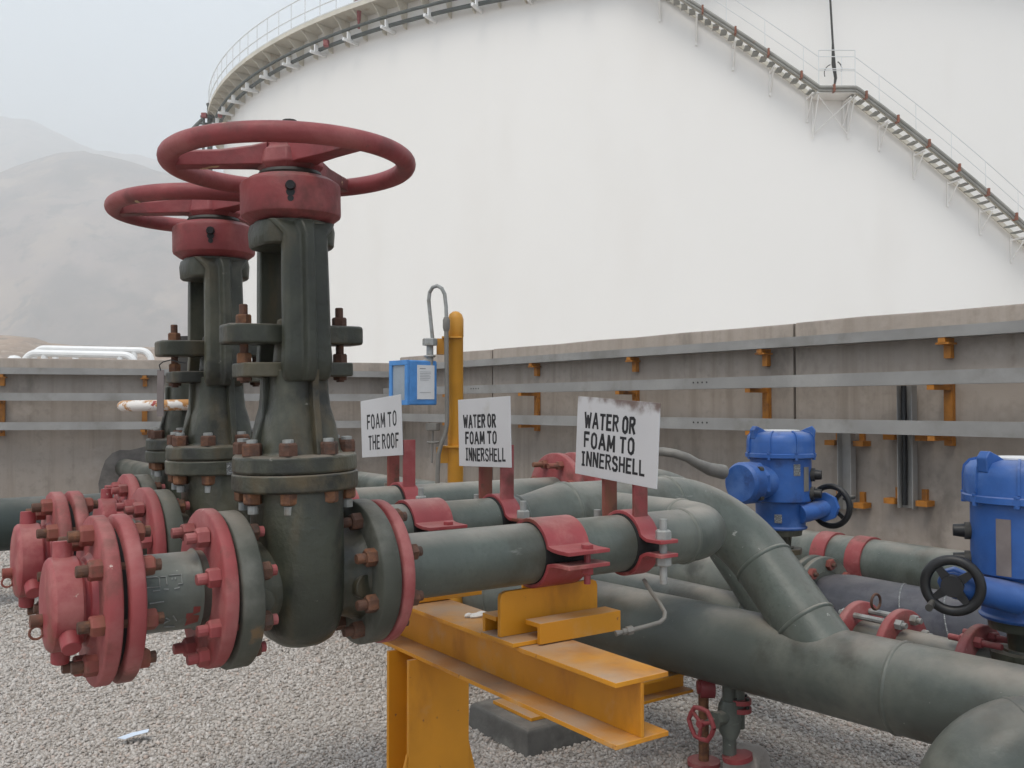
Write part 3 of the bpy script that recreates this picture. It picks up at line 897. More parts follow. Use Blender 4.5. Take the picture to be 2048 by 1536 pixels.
vA = valve("olive gate valve with the largest red handwheel, nearest the camera", 0)
vB = copy_tree(vA, rig(.145, SP, PZ), "olive gate valve with red handwheel standing just behind the nearest one")
vC = valve("smaller dark valve with flaking white handwheel, mostly hidden behind the two tall valves", 2 * SP, False, .214)
b = MB(); b.torus(.130, .0165, 64, 14, T=Matrix.Translation((-.018, 0, .290)), flat=.8)
whC = b.build("handwheel", 'whiterust', vC, angle=80)
b = MB()
for an in (20, 140, 260):
    c, s_ = math.cos(R(an)), math.sin(R(an))
    b.cyl((-.018 + .02 * c, .02 * s_, .288), (-.018 + .12 * c, .12 * s_, .288), .011, seg=8)
b.cyl((-.018, 0, .27), (-.018, 0, .305), .03, seg=16)
b.build("spoke", 'whiterust', whC)

# data plate on the second valve's flange, strip hanging from its gland
b = MB()
rr = .1025
rings = []
for k in range(6):
    an = R(-98 + 4.2 * k)
    rings.append([(rr * math.cos(an), rr * math.sin(an), z) for z in (.151, .175)] + [((rr + .0012) * math.cos(an), (rr + .0012) * math.sin(an), z) for z in (.175, .151)])
b.loft(rings)
b.build("data_plate", 'plate', vB, angle=60)
tg = thing("hanging_strip", "thin weathered strip hanging by a wire from the rear valve's gland", "tag", at(321, 742, 1.83))
b = MB(); b.box((0, 0, -.044), (.0135, .002, .092)); b.build("strip", 'hatch', tg)
b = MB()
b.tube([(0, 0, 0), (-.003, 0, .012), (.004, 0, .018), (.02, 0.0, .022), (.035, .0, .018), (.05, .0, .016)], .0012, 6); b.build("wire", 'black', tg)

# ---- spools and capped couplings
def spool(label, y):
    t = rthing("pipe_spool", label, "pipe", -.08, y, PZ + .003, group="short flanged spools left of the valves")
    b = MB()
    b.lathe([(-.06, PR), (.038, PR), (.043, PR + .004), (.048, PR), (.065, PR)], 'x', 48)
    b.build("pipe", 'pipe', t, angle=60)
    b = MB()                                     # chalk scribbles hugging the pipe wall
    def mark(pts, wd=.0011):
        pp = []
        for x_, d_ in pts:
            an = R(d_); pp.append((x_, -(PR + .0008) * math.cos(an), (PR + .0008) * math.sin(an)))
        b.tube(pp, wd, 5)
    for pts in ([(-.045, 34), (-.045, 20), (-.020, 19), (-.020, 32)], [(-.045, 34), (-.022, 34)], [(-.018, 33), (-.010, 33), (-.010, 21)], [(-.006, 34), (.012, 34), (.012, 20), (.006, 20)],
                [(-.002, 30), (-.002, 27)], [(.003, 30), (.003, 27)], [(-.03, 14), (-.02, 14)], [(-.015, 15), (-.008, 14)], [(.0, 14), (.008, 15)],
                [(-.035, -3), (-.015, -2)], [(-.01, -28), (-.004, -33), (-.012, -38)], [(.0, -26), (.006, -36)], [(-.035, -40), (-.028, -44)], [(-.01, -46), (.006, -50)]):
        mark(pts)
    b.build("chalk_marks", 'chalk', t); t.children[-1].name = "chalk_mark"
    flange("flange", t, -.0745, -.0745 + .022, 'red')
    flange("flange", t, .0775 - .022, .0765, 'red')
    b = MB()                                     # red paint dabs
    for (x_, an, w_, h_) in ((.0345, -22, .006, 7), (.030, -40, .009, 12), (.024, -30, .005, 5)):
        rings = [[(x_ - w_, -(PR + .0006) * math.cos(R(an + q)), (PR + .0006) * math.sin(R(an + q))), (x_ + w_, -(PR + .0006) * math.cos(R(an + q * .6 + 2)), (PR + .0006) * math.sin(R(an + q * .6 + 2)))] for q in (-h_, -h_ / 2, 0, h_ / 2, h_)]
        b.loft(rings, closed=False, caps=False)
    b.build("paint_dab", 'band_red', t)
    ring_bolts(t, 8, .098, -.1045, -.0525, ['rustred', 'rustred', 'rust'], ph=R(10))
    return t
spA = spool("short grey flanged pipe spool with white chalk scribbles, in front of the rear one", 0)
spB = copy_tree(spA, rig(-.066, SP, PZ + .003), "short flanged pipe spool behind the chalk-marked one")

def coupling(label, x, y):
    t = rthing("capped_coupling", label, "coupling", x, y, PZ + .003, group="red capped hose couplings")
    flange("flange", t, -.0215, 0, 'red', bore=.02)
    b = MB(); b.lathe([(-.001, .104), (.0085, .104)], 'x', 40); b.build("gasket", 'gasket', t)
    b = MB(); b.lathe([(-.031, .060), (-.029, .064), (-.024, .066), (-.021, .07)], 'x', 40); b.lathe([(-.040, .058), (-.029, .058)], 'x', 36); b.build("neck", 'band_red', t)
    b = MB(); b.lathe([(-.0825, .0), (-.082, .033), (-.0805, .053), (-.078, .063), (-.074, .0665), (-.041, .0665), (-.0375, .064), (-.037, .04)], 'x', 48)
    cp = b.build("cap", 'band_red', t, angle=35)
    for an in (97, -34, -100, 172):
        d = Vector((0, -math.cos(R(an)), math.sin(R(an))))
        c = Vector((-.057, 0, 0))
        q = MB(); q.cyl(c + d * .061, c + d * .089, .0140, .0128, 16); q.build("peg", 'band_red', cp, bevel=.002)
    q = MB(); q.cyl((-.098, .008, -.022), (-.078, .008, -.022), .009, seg=12); q.torus(.009, .0018, 16, 6, T=Matrix.Translation((-.090, .004, -.038)) @ Matrix.Rotation(R(90), 4, 'X'))
    q.build("chain_ring", 'rustred', cp)
    return t
cA = coupling("nearest red capped coupling at the left end of the chalk-marked spool", -.163, 0)
cB = copy_tree(cA, rig(-.149, SP, PZ + .003), "red capped coupling cut by the left edge of the photo")
cC = copy_tree(cA, rig(.214 - .1365, 2 * SP, PZ), "brighter red capped coupling farthest back, half hidden by the rear spool")

# ---- the three branch pipes
HX, HZ = 1.64, 0.253                             # front header
H2X = 1.965
def seam(b, p, d, r):
    b.tube([Vector(p) - Vector(d) * .007, Vector(p) - Vector(d) * .003, Vector(p) + Vector(d) * .003, Vector(p) + Vector(d) * .007], [r - .001, r + .0036, r + .0036, r - .001], 32, caps=False)

pA_ = rthing("branch_pipe", "nearest grey-green branch pipe with two red clamps and an elbow at its far end", "pipe", 0, 0, PZ, "branch pipes leaving the valves")
b = MB()
path = [(.28, 0, 0), (.5, 0, 0), (.75, 0, 0), (1.02, 0, 0)] + arc((1.02, .152, 0), (0, -1, 0), (1, 0, 0), .152, 0, R(90), 16)[1:] + [(1.172, .30, 0), (1.172, SP - .02, 0)]
b.tube(path, PR, 40)
seam(b, (1.02, 0, 0), (1, 0, 0), PR); seam(b, (1.172, .152, 0), (0, 1, 0), PR); seam(b, (.302, 0, 0), (1, 0, 0), PR)
b.build("pipe", 'pipe', pA_, angle=60)
flange("flange", pA_, .2685, .289, 'red')

pB_ = rthing("branch_pipe", "middle grey-green pipe that widens, bends and slopes down to the front header", "pipe", 0, SP, PZ, "branch pipes leaving the valves")
b = MB()
BR, BE = .085, .229
dn = Vector((0, -math.sqrt(.5), -math.sqrt(.5)))
xe = HX - BE
e1 = -dn; 
arcB = [tuple(Vector((xe, 0, 0)) + dn * BE + (e1 * math.cos(R(90) * i / 18) + Vector((1, 0, 0)) * math.sin(R(90) * i / 18)) * BE) for i in range(19)]
endB = Vector(arcB[-1]); L_ = (endB.z - (HZ - PZ)) / math.sqrt(.5)
path = [(.28, 0, 0), (.6, 0, 0), (.90, 0, 0), (.93, 0, 0), (.97, 0, 0), (1.01, 0, 0), (1.04, 0, 0), (1.2, 0, 0)] + arcB + [tuple(endB + dn * L_ * .5), tuple(endB + dn * (L_ - .02))]
rad = [PR, PR, PR, PR + .004, (PR + BR) / 2, BR - .004, BR, BR] + [BR] * len(arcB) + [BR, BR]
b.tube(path, rad, 44)
seam(b, (.895, 0, 0), (1, 0, 0), PR); seam(b, (1.045, 0, 0), (1, 0, 0), BR); seam(b, (xe, 0, 0), (1, 0, 0), BR); seam(b, arcB[-1], dn, BR); seam(b, endB + dn * (L_ - .155), dn, BR)
b.build("pipe", 'pipe', pB_, angle=60)
flange("flange", pB_, .2805, .301, 'red')

pC_ = rthing("branch_pipe", "rear grey-green branch pipe with a red flange joint, farthest from the camera", "pipe", 0, 2 * SP, PZ, "branch pipes leaving the valves")
b = MB()
CR, CE = .075, .229
xc = H2X - CE
arcC = [tuple(Vector((xc, 0, 0)) + dn * CE + (e1 * math.cos(R(90) * i / 18) + Vector((1, 0, 0)) * math.sin(R(90) * i / 18)) * CE) for i in range(19)]
endC = Vector(arcC[-1])
path = [(.34, 0, 0), (.8, 0, 0), (1.3, 0, 0), (1.40, 0, 0), (1.43, 0, 0), (1.50, 0, 0)] + arcC + [tuple(endC + dn * ((endC.z - (.25 - PZ)) / math.sqrt(.5) - .02))]
b.tube(path, [PR, PR, PR, PR, CR, CR] + [CR] * len(arcC) + [CR], 36)
b.build("pipe", 'pipe', pC_, angle=60)
flange("flange", pC_, .350, .371, 'red')
flange("flange", pC_, 1.36, 1.386, 'red', .135)
flange("flange", pC_, 1.43, 1.456, 'red', .135)
ring_bolts(pC_, 8, .105, 1.36, 1.456, ['rustred', 'rustred', 'rustred'], out=.035)

# ---- headers
def rhead(label, x, z, path, rad, m='pipe2', seams=(), name="header_pipe", group="long header pipes near the ground", y=0, spin=0):
    t = rthing(name, label, "pipe", x, y, z, group, spin=spin)
    b = MB(); b.tube(path, rad, 44)
    for p, d, r_ in seams: seam(b, p, d, r_)
    b.build("pipe", m, t, angle=60)
    return t
HR = .112
path = [(0, 5.9, 0), (0, 3, 0), (0, 1.4, 0), (0, .4, 0), (0, -.1, 0), (0, -.9, 0)]
h1 = rhead("thickest grey-green header pipe in front, sloping to the right edge of the photo", HX, HZ, path, HR, y=.04, spin=R(5.5), seams=[((0, -.17, 0), (0, 1, 0), HR), ((0, 1.35, 0), (0, 1, 0), HR)])
el = thing("elbow_pipe", "big grey-green pipe elbow cut by the lower right corner, turning down", "pipe", (.948, 1.95, 0))
b = MB()                                         # leaves the header outside the frame and drops into the ground
EB = .150
pth = [(.36, .005, .232), (.25, .0, .232), (EB + .01, 0, .232)] + arc((EB, 0, .232 - EB), (0, 0, 1), (-1, 0, 0), EB, 0, R(90), 16) + [(0, 0, GZ - .1)]
b.tube(pth, .108, 44)
seam(b, (.125, 0, .228), Vector((1, 0, .25)).normalized(), .108)
b.build("pipe", 'pipe2', el, angle=60)
h2 = rhead("lighter header pipe with red flanged joints, running behind the front one to the left wall", H2X, .25,
           [(0, 9.62, 0), (0, 4.2, 0), (0, 4.0, 0), (0, 1.2, 0), (0, .2, 0), (0, -1.4, 0)], [.105, .105, .07, .07, .068, .068], seams=[((0, .62, 0), (0, 1, 0), .07)])
for yy in (.205, .070, -.155, -.36):
    flange("flange", h2, yy - .012, yy + .012, 'red', .122, .05, 'y')
def ybolts(parent, n, rc, ya, yb, mats, ph, **k):
    o = None
    for i in range(n):
        T = Matrix.Rotation(R(90), 4, 'Z') @ Matrix.Rotation(ph + 2 * math.pi * i / n, 4, 'X') @ Matrix.Translation((0, 0, rc))
        if o is None:
            o = bolt_mesh(ya, yb, mats, **k).build("bolt", mats, parent, angle=25); o.matrix_local = T
        else:
            share(o, parent, T)
ybolts(h2, 8, .097, .058, .217, ['galv', 'galv', 'galv'], R(20), out=.012)
ybolts(h2, 8, .094, -.167, -.143, ['red', 'red', 'red'], R(20), out=.05)
q = MB(); q.torus(.022, .004, 20, 8, T=Matrix.Translation((0, .15, .13)) @ Matrix.Rotation(R(90), 4, 'X')); q.build("lifting_ring", 'rust', h2)

h3 = rhead("thick pipe wrapped in violet-grey tape under the blue actuators", 2.726, .156, [(0, .88, 0), (0, .84, 0), (0, .76, 0), (0, .6, 0), (0, .3, 0), (0, -.3, 0), (0, -2.2, 0)], [.11, .122, .131, .130, .129, .130, .130], 'purple')
b = MB()                                         # edges of the spiral tape
for i in range(9):
    y_ = .62 - i * .17
    b.tube([(.1305 * math.cos(R(a_)), y_ - .16 * a_ / 180, .1305 * math.sin(R(a_))) for a_ in range(-20, 200, 10)], .0028, 5)
b.build("tape_edge", 'plate', h3)
h3b = rhead("grey pipe carrying the farther actuator's valve, running back to the left", 2.726, .156, [(0, .88, 0), (0, .97, 0), (0, 1.2, 0), (0, 1.32, 0), (0, 8.5, 0)], [.13, .105, .105, .13, .13], 'pipe2')
flange("flange", h3b, .885, .91, 'pipe2', .185, .05, 'y'); flange("flange", h3b, .93, .955, 'pipe2', .185, .05, 'y')
ybolts(h3b, 8, .155, .885, .955, ['rustred', 'rustred', 'rust'], R(10), r=.024)
h4 = rhead("rear green-grey pipe with two red straps, along the foot of the right wall", 3.572, .19, [(0, -2.6, 0), (0, 1, 0), (0, 8.2, 0)], .112, 'pipe')
def strap(label, y):
    t = rthing("pipe_strap", label, "strap", 3.572, y, .19, "red straps on the rear pipe")
    b = MB()
    rs = .117
    pts = [(-rs - .05, -.10), (-rs - .012, -.10)] + [(rs * math.cos(R(a_)), rs * math.sin(R(a_))) for a_ in range(215, 89, -9)] + [(rs * math.cos(R(a_)), rs * math.sin(R(a_))) for a_ in range(80, -41, -9)] + [(rs + .02, -.10), (rs + .06, -.10)]
    b.strip(pts, .010, -.042, .042, axis='y')
    b.build("band", 'red', t, angle=40)
    b = MB()
    for s in (-1, 1):
        b.hexnut((-rs - .035, s * .02, -.095), (-rs - .035, s * .02, -.08), .011)
    b.build("bolt", 'red', t)
    return t
s1 = strap("left one of the two red straps on the rear pipe", 1.47)
s2 = strap("right one of the two red straps on the rear pipe", 1.27)
dl = thing("ground_pipe", "dark green pipe low against the left edge of the photo", "pipe", (-2.77, 5.0, .31), (0, 0, RA))
b = MB(); b.tube([(-3.5, 0, 0), (-1, 0, 0), (.55, 0, 0)] + arc((.55, 0, -.2), (0, 0, 1), (1, 0, 0), .2, 0, R(90), 10)[1:] + [(.75, 0, -.5)], .142, 32)
b.build("pipe", 'dark_pipe', dl, angle=60)

# ---- clamps on the branches
def shoe_clamp(label, x, y):
    t = rthing("pipe_clamp", label, "clamp", x, y, PZ, group="wide red pipe clamps above the yellow shoes")
    rc = PR + .0055
    for up in (1, -1):
        arcp = [(-rc * math.cos(R(a_)), up * rc * math.sin(R(a_))) for a_ in range(16, 166, 10)]
        poly = [(-rc - .062, up * .013), (-rc - .028, up * .013), (-rc - .010, up * .0145)] + arcp + [(rc + .010, up * .0145), (rc + .05, up * .013)]
        b = MB(); b.strip(poly, .0075, -.050, .050)
        b.build("clamp_half", 'band_red', t, angle=50, bevel=.0012)
    for xx in (.012,):
        q = MB(); q.cyl((xx, -rc - .040, -.05), (xx, -rc - .040, .02), .0065, seg=12); q.hexnut((xx, -rc - .040, -.017), (xx, -rc - .040, -.032), .012); q.hexnut((xx, -rc - .040, .017), (xx, -rc - .040, .025), .012)
        q.build("bolt", 'band_red', t, angle=25)
    b = MB(); b.lathe([(-.0515, PR + .0004), (-.0515, PR + .0014), (.0515, PR + .0014), (.0515, PR + .0004)], 'x', 40, caps=False); b.build("liner", 'gasket', t)
    return t
kA = shoe_clamp("wide red clamp on the nearest branch pipe above the largest yellow shoe", .655, 0)
kB = copy_tree(kA, rig(.62, SP, PZ), "wide red clamp on the middle branch pipe, left of the middle sign")
kC = copy_tree(kA, rig(.60, 2 * SP, PZ), "wide red clamp on the rear branch pipe, left of the foam to the roof sign")

def sign_clamp(label, x, y, zt):
    t = rthing("sign_clamp", label, "clamp", x, y, PZ, group="red clamps that carry the signs")
    rc = PR + .006
    b = MB(); b.lathe([(-.029, PR), (-.029, PR + .0022), (.029, PR + .0022), (.029, PR)], 'x', 40, caps=False); b.build("rubber_liner", 'gasket', t)
    for up in (1, -1):
        arcp = [(-rc * math.cos(R(a_)), up * rc * math.sin(R(a_))) for a_ in range(20, 162, 9)]
        poly = [(-rc - .056, up * .014), (-rc - .014, up * .014), (-rc - .004, up * .0175)] + arcp + [(rc + .004, up * .0175), (rc + .014, up * .014), (rc + .05, up * .014)]
        b = MB(); b.strip(poly, .0075, -.024, .024)
        b.build("clamp_half", 'band_red', t, angle=50, bevel=.0012)
    for s, m_, yp in ((-1, 'red', -.034), (1, 'rustred', .062)):
        b = MB()
        b.strip([(yp - .002, .042), (yp, .062), (yp, zt)], .007, -.019, .019)
        b.build("post", m_, t, bevel=.001)
        q = MB(); yb = s * (rc + .038)
        q.cyl((0, yb, -.072), (0, yb, .058), .0078, seg=14)
        q.hexnut((0, yb, -.018), (0, yb, -.036), .0165); q.hexnut((0, yb, .018), (0, yb, .036), .0165)
        q.build("bolt", 'galv', t, angle=25)
    return t
gA = sign_clamp("red clamp with two upright straps holding the nearest sign", .867, 0, .19)
gB = copy_tree(gA, rig(.842, SP, PZ), "rusty red clamp holding the middle sign")
gC = copy_tree(gA, rig(.815, 2 * SP, PZ), "red clamp holding the leftmost sign")

# ---- stencilled signs
GL = {
 'W': (.62, [[(0, 1), (.15, 0)], [(.15, .02), (.30, .8)], [(.32, .8), (.47, .02)], [(.47, 0), (.62, 1)]]),
 'A': (.52, [[(0, 0), (.24, 1)], [(.28, 1), (.52, 0)], [(.13, .32), (.39, .32)]]),
 'T': (.46, [[(0, .97), (.46, .97)], [(.23, .9), (.23, 0)]]),
 'E': (.40, [[(0, 1), (0, 0)], [(.08, .97), (.4, .97)], [(.08, .51), (.33, .51)], [(.08, .03), (.4, .03)]]),
 'R': (.44, [[(0, 0), (0, 1)], [(.1, .97), (.3, .97), (.41, .86), (.41, .66), (.3, .53), (.1, .53)], [(.2, .5), (.44, 0)]]),
 'O': (.44, [[(.19, 1), (.06, .9), (.01, .72), (.01, .28), (.06, .1), (.19, 0)], [(.25, 1), (.38, .9), (.43, .72), (.43, .28), (.38, .1), (.25, 0)]]),
 'F': (.40, [[(0, 0), (0, 1)], [(.08, .97), (.4, .97)], [(.08, .51), (.33, .51)]]),
 'M': (.56, [[(0, 0), (.04, 1)], [(.06, .98), (.27, .22)], [(.29, .22), (.50, .98)], [(.52, 1), (.56, 0)]]),
 'I': (.26, [[(.13, .93), (.13, .07)], [(0, .97), (.26, .97)], [(0, .03), (.26, .03)]]),
 'N': (.44, [[(0, 0), (0, 1)], [(.05, .96), (.39, .04)], [(.44, 0), (.44, 1)]]),
 'S': (.42, [[(.41, .82), (.32, .97), (.12, .97), (.01, .85), (.01, .66), (.11, .54), (.2, .5)], [(.24, .49), (.33, .45), (.41, .34), (.41, .15), (.31, .03), (.1, .03), (0, .17)]]),
 'H': (.44, [[(0, 0), (0, 1)], [(.44, 0), (.44, 1)], [(.07, .5), (.37, .5)]]),
 'L': (.38, [[(0, 1), (0, 0)], [(.08, .03), (.38, .03)]]),
 ' ': (.0, []),
}
SW, SHt = .236, .172
def sign(label, x, y, z, roll, lines, seed, SW=.236, spin=0.0):
    rr = random.Random(seed)
    t = thing("sign", label, "sign", rig(x, y, z), (roll, 0, RA + spin), "stencilled signs on the branch pipes")
    b = MB(); b.box((0, 0, 0), (.003, SW, SHt)); b.build("plate", 'sign', t, bevel=.0006)
    q = MB(); nq = 0
    for text, u0, u1, v0, v1 in lines:
        gap = .27
        tot = sum(GL[c][0] for c in text) + gap * (len(text) - 1)
        sx = (u1 - u0) * SW / tot; hh = (v1 - v0) * SHt
        cx_ = u0 * SW
        for c in text:
            wd, st = GL[c]
            dy = rr.uniform(-.03, .03); sl = rr.uniform(-.03, .03)
            for s_ in st:
                th = .0061 * (.86 if len(text) > 8 else 1) * rr.uniform(.85, 1.15)
                for (a0, b0), (a1, b1) in zip(s_, s_[1:]):
                    P = [Vector((cx_ + (a_ + sl * b_) * sx, (v1 + dy * (v1 - v0)) * SHt - b_ * hh)) for a_, b_ in ((a0, b0), (a1, b1))]
                    d = (P[1] - P[0]).normalized(); n_ = Vector((-d.y, d.x)) * th / 2
                    P0, P1 = P[0] - d * th * .32, P[1] + d * th * .32
                    xx = -.0018 - nq * .0000012; nq += 1
                    q.add([(xx, SW / 2 - p.x, SHt / 2 - p.y) for p in (P0 + n_, P1 + n_, P1 - n_, P0 - n_)] + [(-.0014, SW / 2 - p.x, SHt / 2 - p.y) for p in (P0 + n_, P1 + n_, P1 - n_, P0 - n_)],
                          [(0, 1, 2, 3), (0, 4, 5, 1), (1, 5, 6, 2), (2, 6, 7, 3), (3, 7, 4, 0)])
            cx_ += (wd + gap) * sx
    q.build("lettering", 'ink', t, angle=20)
    return t
sgA = sign("nearest white sign, WATER OR FOAM TO INNERSHELL, rust-stained along its top edge", .841, .012, .878, R(3.6),
           [("WATER OR", .11, .725, .205, .39), ("FOAM TO", .115, .725, .455, .635), ("INNERSHELL", .09, .855, .70, .87)], 3, .258)
sgB = sign("clean white sign reading WATER OR FOAM TO INNERSHELL, middle of the three", .816, SP + .03, .884, R(-2.0),
           [("WATER OR", .115, .73, .245, .42), ("FOAM TO", .15, .74, .495, .66), ("INNERSHELL", .15, .90, .735, .91)], 4)
sgC = sign("white sign reading FOAM TO THE ROOF, leftmost of the three", .789, 2 * SP + .09, .888, R(-4.2),
           [("FOAM TO", .17, .88, .27, .50), ("THE ROOF", .19, .92, .63, .86)], 5, .258)
# rust stain of the nearest sign: its own plate material, a brown band with a ragged edge hanging from the top
def stained_plate():
    m = M['sign'].copy(); m.name = "rust_stained_sign_sheet"
    t = m.node_tree; N, L = t.nodes, t.links
    bs = N["Principled BSDF"]
    src = bs.inputs["Base Color"].links[0].from_socket
    tc = N.new("ShaderNodeTexCoord"); sp = N.new("ShaderNodeSeparateXYZ"); L.new(tc.outputs["Object"], sp.inputs[0])
    no = N.new("ShaderNodeTexNoise"); no.inputs["Scale"].default_value = 26; no.inputs["Detail"].default_value = 6
    L.new(tc.outputs["Object"], no.inputs["Vector"])
    ad = N.new("ShaderNodeMath"); ad.operation = 'MULTIPLY_ADD'; ad.inputs[1].default_value = .075
    L.new(no.outputs["Fac"], ad.inputs[0]); L.new(sp.outputs[2], ad.inputs[2])
    yb = N.new("ShaderNodeMapRange"); yb.interpolation_type = 'SMOOTHSTEP'
    yb.inputs["From Min"].default_value = .10; yb.inputs["From Max"].default_value = -.01
    yb.inputs["To Max"].default_value = .012
    L.new(sp.outputs[1], yb.inputs["Value"])
    a2 = N.new("ShaderNodeMath"); L.new(ad.outputs[0], a2.inputs[0]); L.new(yb.outputs[0], a2.inputs[1])
    mr = N.new("ShaderNodeMapRange"); mr.interpolation_type = 'SMOOTHSTEP'
    mr.inputs["From Min"].default_value = .112; mr.inputs["From Max"].default_value = .137
    L.new(a2.outputs[0], mr.inputs["Value"])
    mx = N.new("ShaderNodeMix"); mx.data_type = 'RGBA'; mx.inputs[7].default_value = (.105, .052, .034, 1)
    mu = N.new("ShaderNodeMath"); mu.operation = 'MULTIPLY'; mu.inputs[1].default_value = .85
    L.new(mr.outputs[0], mu.inputs[0]); L.new(mu.outputs[0], mx.inputs[0]); L.new(src, mx.inputs[6])
    L.new(mx.outputs[2], bs.inputs["Base Color"])
    return m
[c for c in sgA.children if c.name.startswith('plate')][0].data.materials[0] = stained_plate()
# ------------------------------------------------------------------ yellow supports and shoes
BX = .602
sup = rthing("pipe_support", "yellow steel support, an H beam on an H column, under the branch pipes", "support", BX, 0, 0)
def hsec(b, axis, c0, c1, wd, ht, tf, tw, cx, cz):
    """H section running along y ('y') or z ('z')"""
    if axis == 'y':
        b.box((cx, (c0 + c1) / 2, cz + ht / 2 - tf / 2), (wd, c1 - c0, tf))
        b.box((cx, (c0 + c1) / 2, cz - ht / 2 + tf / 2), (wd, c1 - c0, tf))
        b.box((cx, (c0 + c1) / 2, cz), (tw, c1 - c0 - .0005, ht - 2 * tf))
    else:                                        # flanges face +-y
        b.box((cx, cz - ht / 2 + tf / 2, (c0 + c1) / 2), (wd, tf, c1 - c0))
        b.box((cx, cz + ht / 2 - tf / 2, (c0 + c1) / 2), (wd, tf, c1 - c0))
        b.box((cx, cz, (c0 + c1) / 2), (tw, ht - 2 * tf, c1 - c0 - .0005))
b = MB(); hsec(b, 'y', -.325, 1.12, .118, .108, .0085, .007, 0, .4485)
b.build("beam", 'yellow', sup, bevel=.0012)
b = MB(); hsec(b, 'z', GZ + .03, .394, .155, .105, .010, .008, 0, .385)
b.build("column", 'yellow', sup, bevel=.0012)
b = MB(); b.box((0, .385, GZ + .021), (.30, .30, .018)); b.build("base_plate", 'yellow', sup, bevel=.001)
for s in (-1, 1):
    b = MB(); b.loft([[(s * .0785, .385 + q_, GZ + .031), (s * .145, .385 + q_, GZ + .031), (s * .145, .385 + q_, GZ + .05), (s * .0785, .385 + q_, .19)] for q_ in (-.050, -.042)])
    b.build("gusset", 'yellow', sup)
b = MB(); b.box((0, .385, GZ + .006), (.5, .5, .010)); b.build("grout_pad", 'pad', sup, bevel=.003)

def shoe(label, x, y):
    t = rthing("pipe_shoe", label, "pipe shoe", x, y, 0, "yellow pipe shoes on the support beam")
    zb = .5035
    b = MB()
    b.box((0, 0, zb + .004), (.25, .110, .008)); b.build("base_plate", 'yellow', t, bevel=.001)
    b = MB()
    z0, z1 = zb + .0085, PZ - PR - .0085
    c = .012
    poly = [(-.12, z0), (.12, z0), (.12, z1 - c), (.117, z1 - .004), (.12 - c, z1), (-.12 + c, z1), (-.117, z1 - .004), (-.12, z1 - c)]
    b.loft([[(x_, -.006, z_) for x_, z_ in poly], [(x_, .004, z_) for x_, z_ in poly]])
    b.build("web_plate", 'yellow', t, bevel=.0012)
    b = MB()
    b.strip([(-.024, zb + .036), (-.0665, zb + .036), (-.0665, zb + .0015)], .009, -.075, .125)
    b.strip([(.024, zb + .036), (.0665, zb + .036), (.0665, zb + .0015)], .009, -.11, .11)
    b.build("guide", 'yellow', t, bevel=.001)
    return t
shA = shoe("yellow pipe shoe on the beam, largest, under the nearest branch pipe", .655, .0)
shB = copy_tree(shA, rig(.62, SP, 0), "yellow pipe shoe behind the nearest flange, under the middle branch pipe")

rag = MB()
for k, (dx, dy, rr) in enumerate(((0, 0, .018), (.018, .006, .013), (-.015, .004, .010))):
    rag.loft([sq(rr * a_, rr * .7 * a_, z_, 2.2, 10) for a_, z_ in ((.95, 0), (1, .003), (.75, .006), (.2, .008))], T=Matrix.Translation((dx, dy, .0005 + k * .0007)))
rg = rag.build("rag", 'cloth'); rg.location = rig(.612, .20, .5025); rg.rotation_euler = (0, 0, RA)
tag(rg, "small crumpled off-white rag lying on the beam behind the yellow shoe", "rag")

# second support on its concrete pad
pad = rthing("pedestal_support", "yellow post and square plate on a low grey concrete pad", "support", 1.372, 1.0, GZ)
b = MB()
b.loft([[(x_ * s, y_ * s, z_) for x_, y_ in ((-.165, -.165), (.165, -.165), (.165, .165), (-.165, .165))] for s, z_ in ((1.02, -.02), (1.0, .062), (.985, .076), (.93, .083))])
b.build("concrete_pad", 'pad', pad, bevel=.006)
b = MB(); b.box((0, 0, .089), (.215, .215, .011)); b.build("base_plate", 'yellow', pad, bevel=.001)
b = MB(); hsec(b, 'z', .095, .66, .08, .08, .008, .006, 0, 0); b.build("post", 'yellow', pad, bevel=.001)
b = MB(); b.box((0, 0, .665), (.12, .14, .010)); b.loft([[(-.05, -.004, .67), (.05, -.004, .67), (.05, -.004, .705), (-.05, -.004, .705)], [(-.05, .004, .67), (.05, .004, .67), (.05, .004, .705), (-.05, .004, .705)]]); b.build("saddle", 'yellow', pad, bevel=.001)
sl = rthing("sleeper_beam", "short yellow beam end showing under the front header beside the drain pipes", "support", 1.632, .60, .14)
b = MB()
b.box((-.14, 0, -.0045), (.28, .09, .009)); b.box((-.14, 0, -.0605), (.28, .09, .009)); b.box((-.14, 0, -.0325), (.28, .007, .047))
b.build("beam", 'yellow', sl, bevel=.001)

# bent sensing tube hanging between clamp and beam
st = MB()
st.tube([at(1287, 1158, 1.93), at(1300, 1180, 1.9), at(1318, 1205, 1.86), at(1328, 1222, 1.84), at(1327, 1234, 1.82), at(1318, 1242, 1.81), at(1290, 1250, 1.79), at(1262, 1257, 1.775)], .0042, 10)
sto = thing("sensing_tube", "thin bent grey tube dangling under the nearest sign's clamp", "tube")
st.build("tube", 'conduit', sto)
b = MB(); p, q = Vector(at(1264, 1256.5, 1.776)), Vector(at(1244, 1261, 1.77))
b.cyl(p, p.lerp(q, .6), .0085, seg=6); b.cyl(p.lerp(q, .6), q, .006, seg=10); b.cyl(q, q.lerp(p, -.7), .004, .006, 8)
b.build("fitting", 'conduit', sto)
pp = MB(); pc = Vector((-.935, 2.52, 0))
P4 = [(-.044, -.020, .012), (-.020, .030, .010), (.034, .038, .020), (.044, .004, .022), (.006, -.012, .016), (-.018, -.026, .010)]
pp.loft([[(x_, y_, z_) for x_, y_, z_ in P4], [(x_, y_, z_ + .0012) for x_, y_, z_ in P4]])
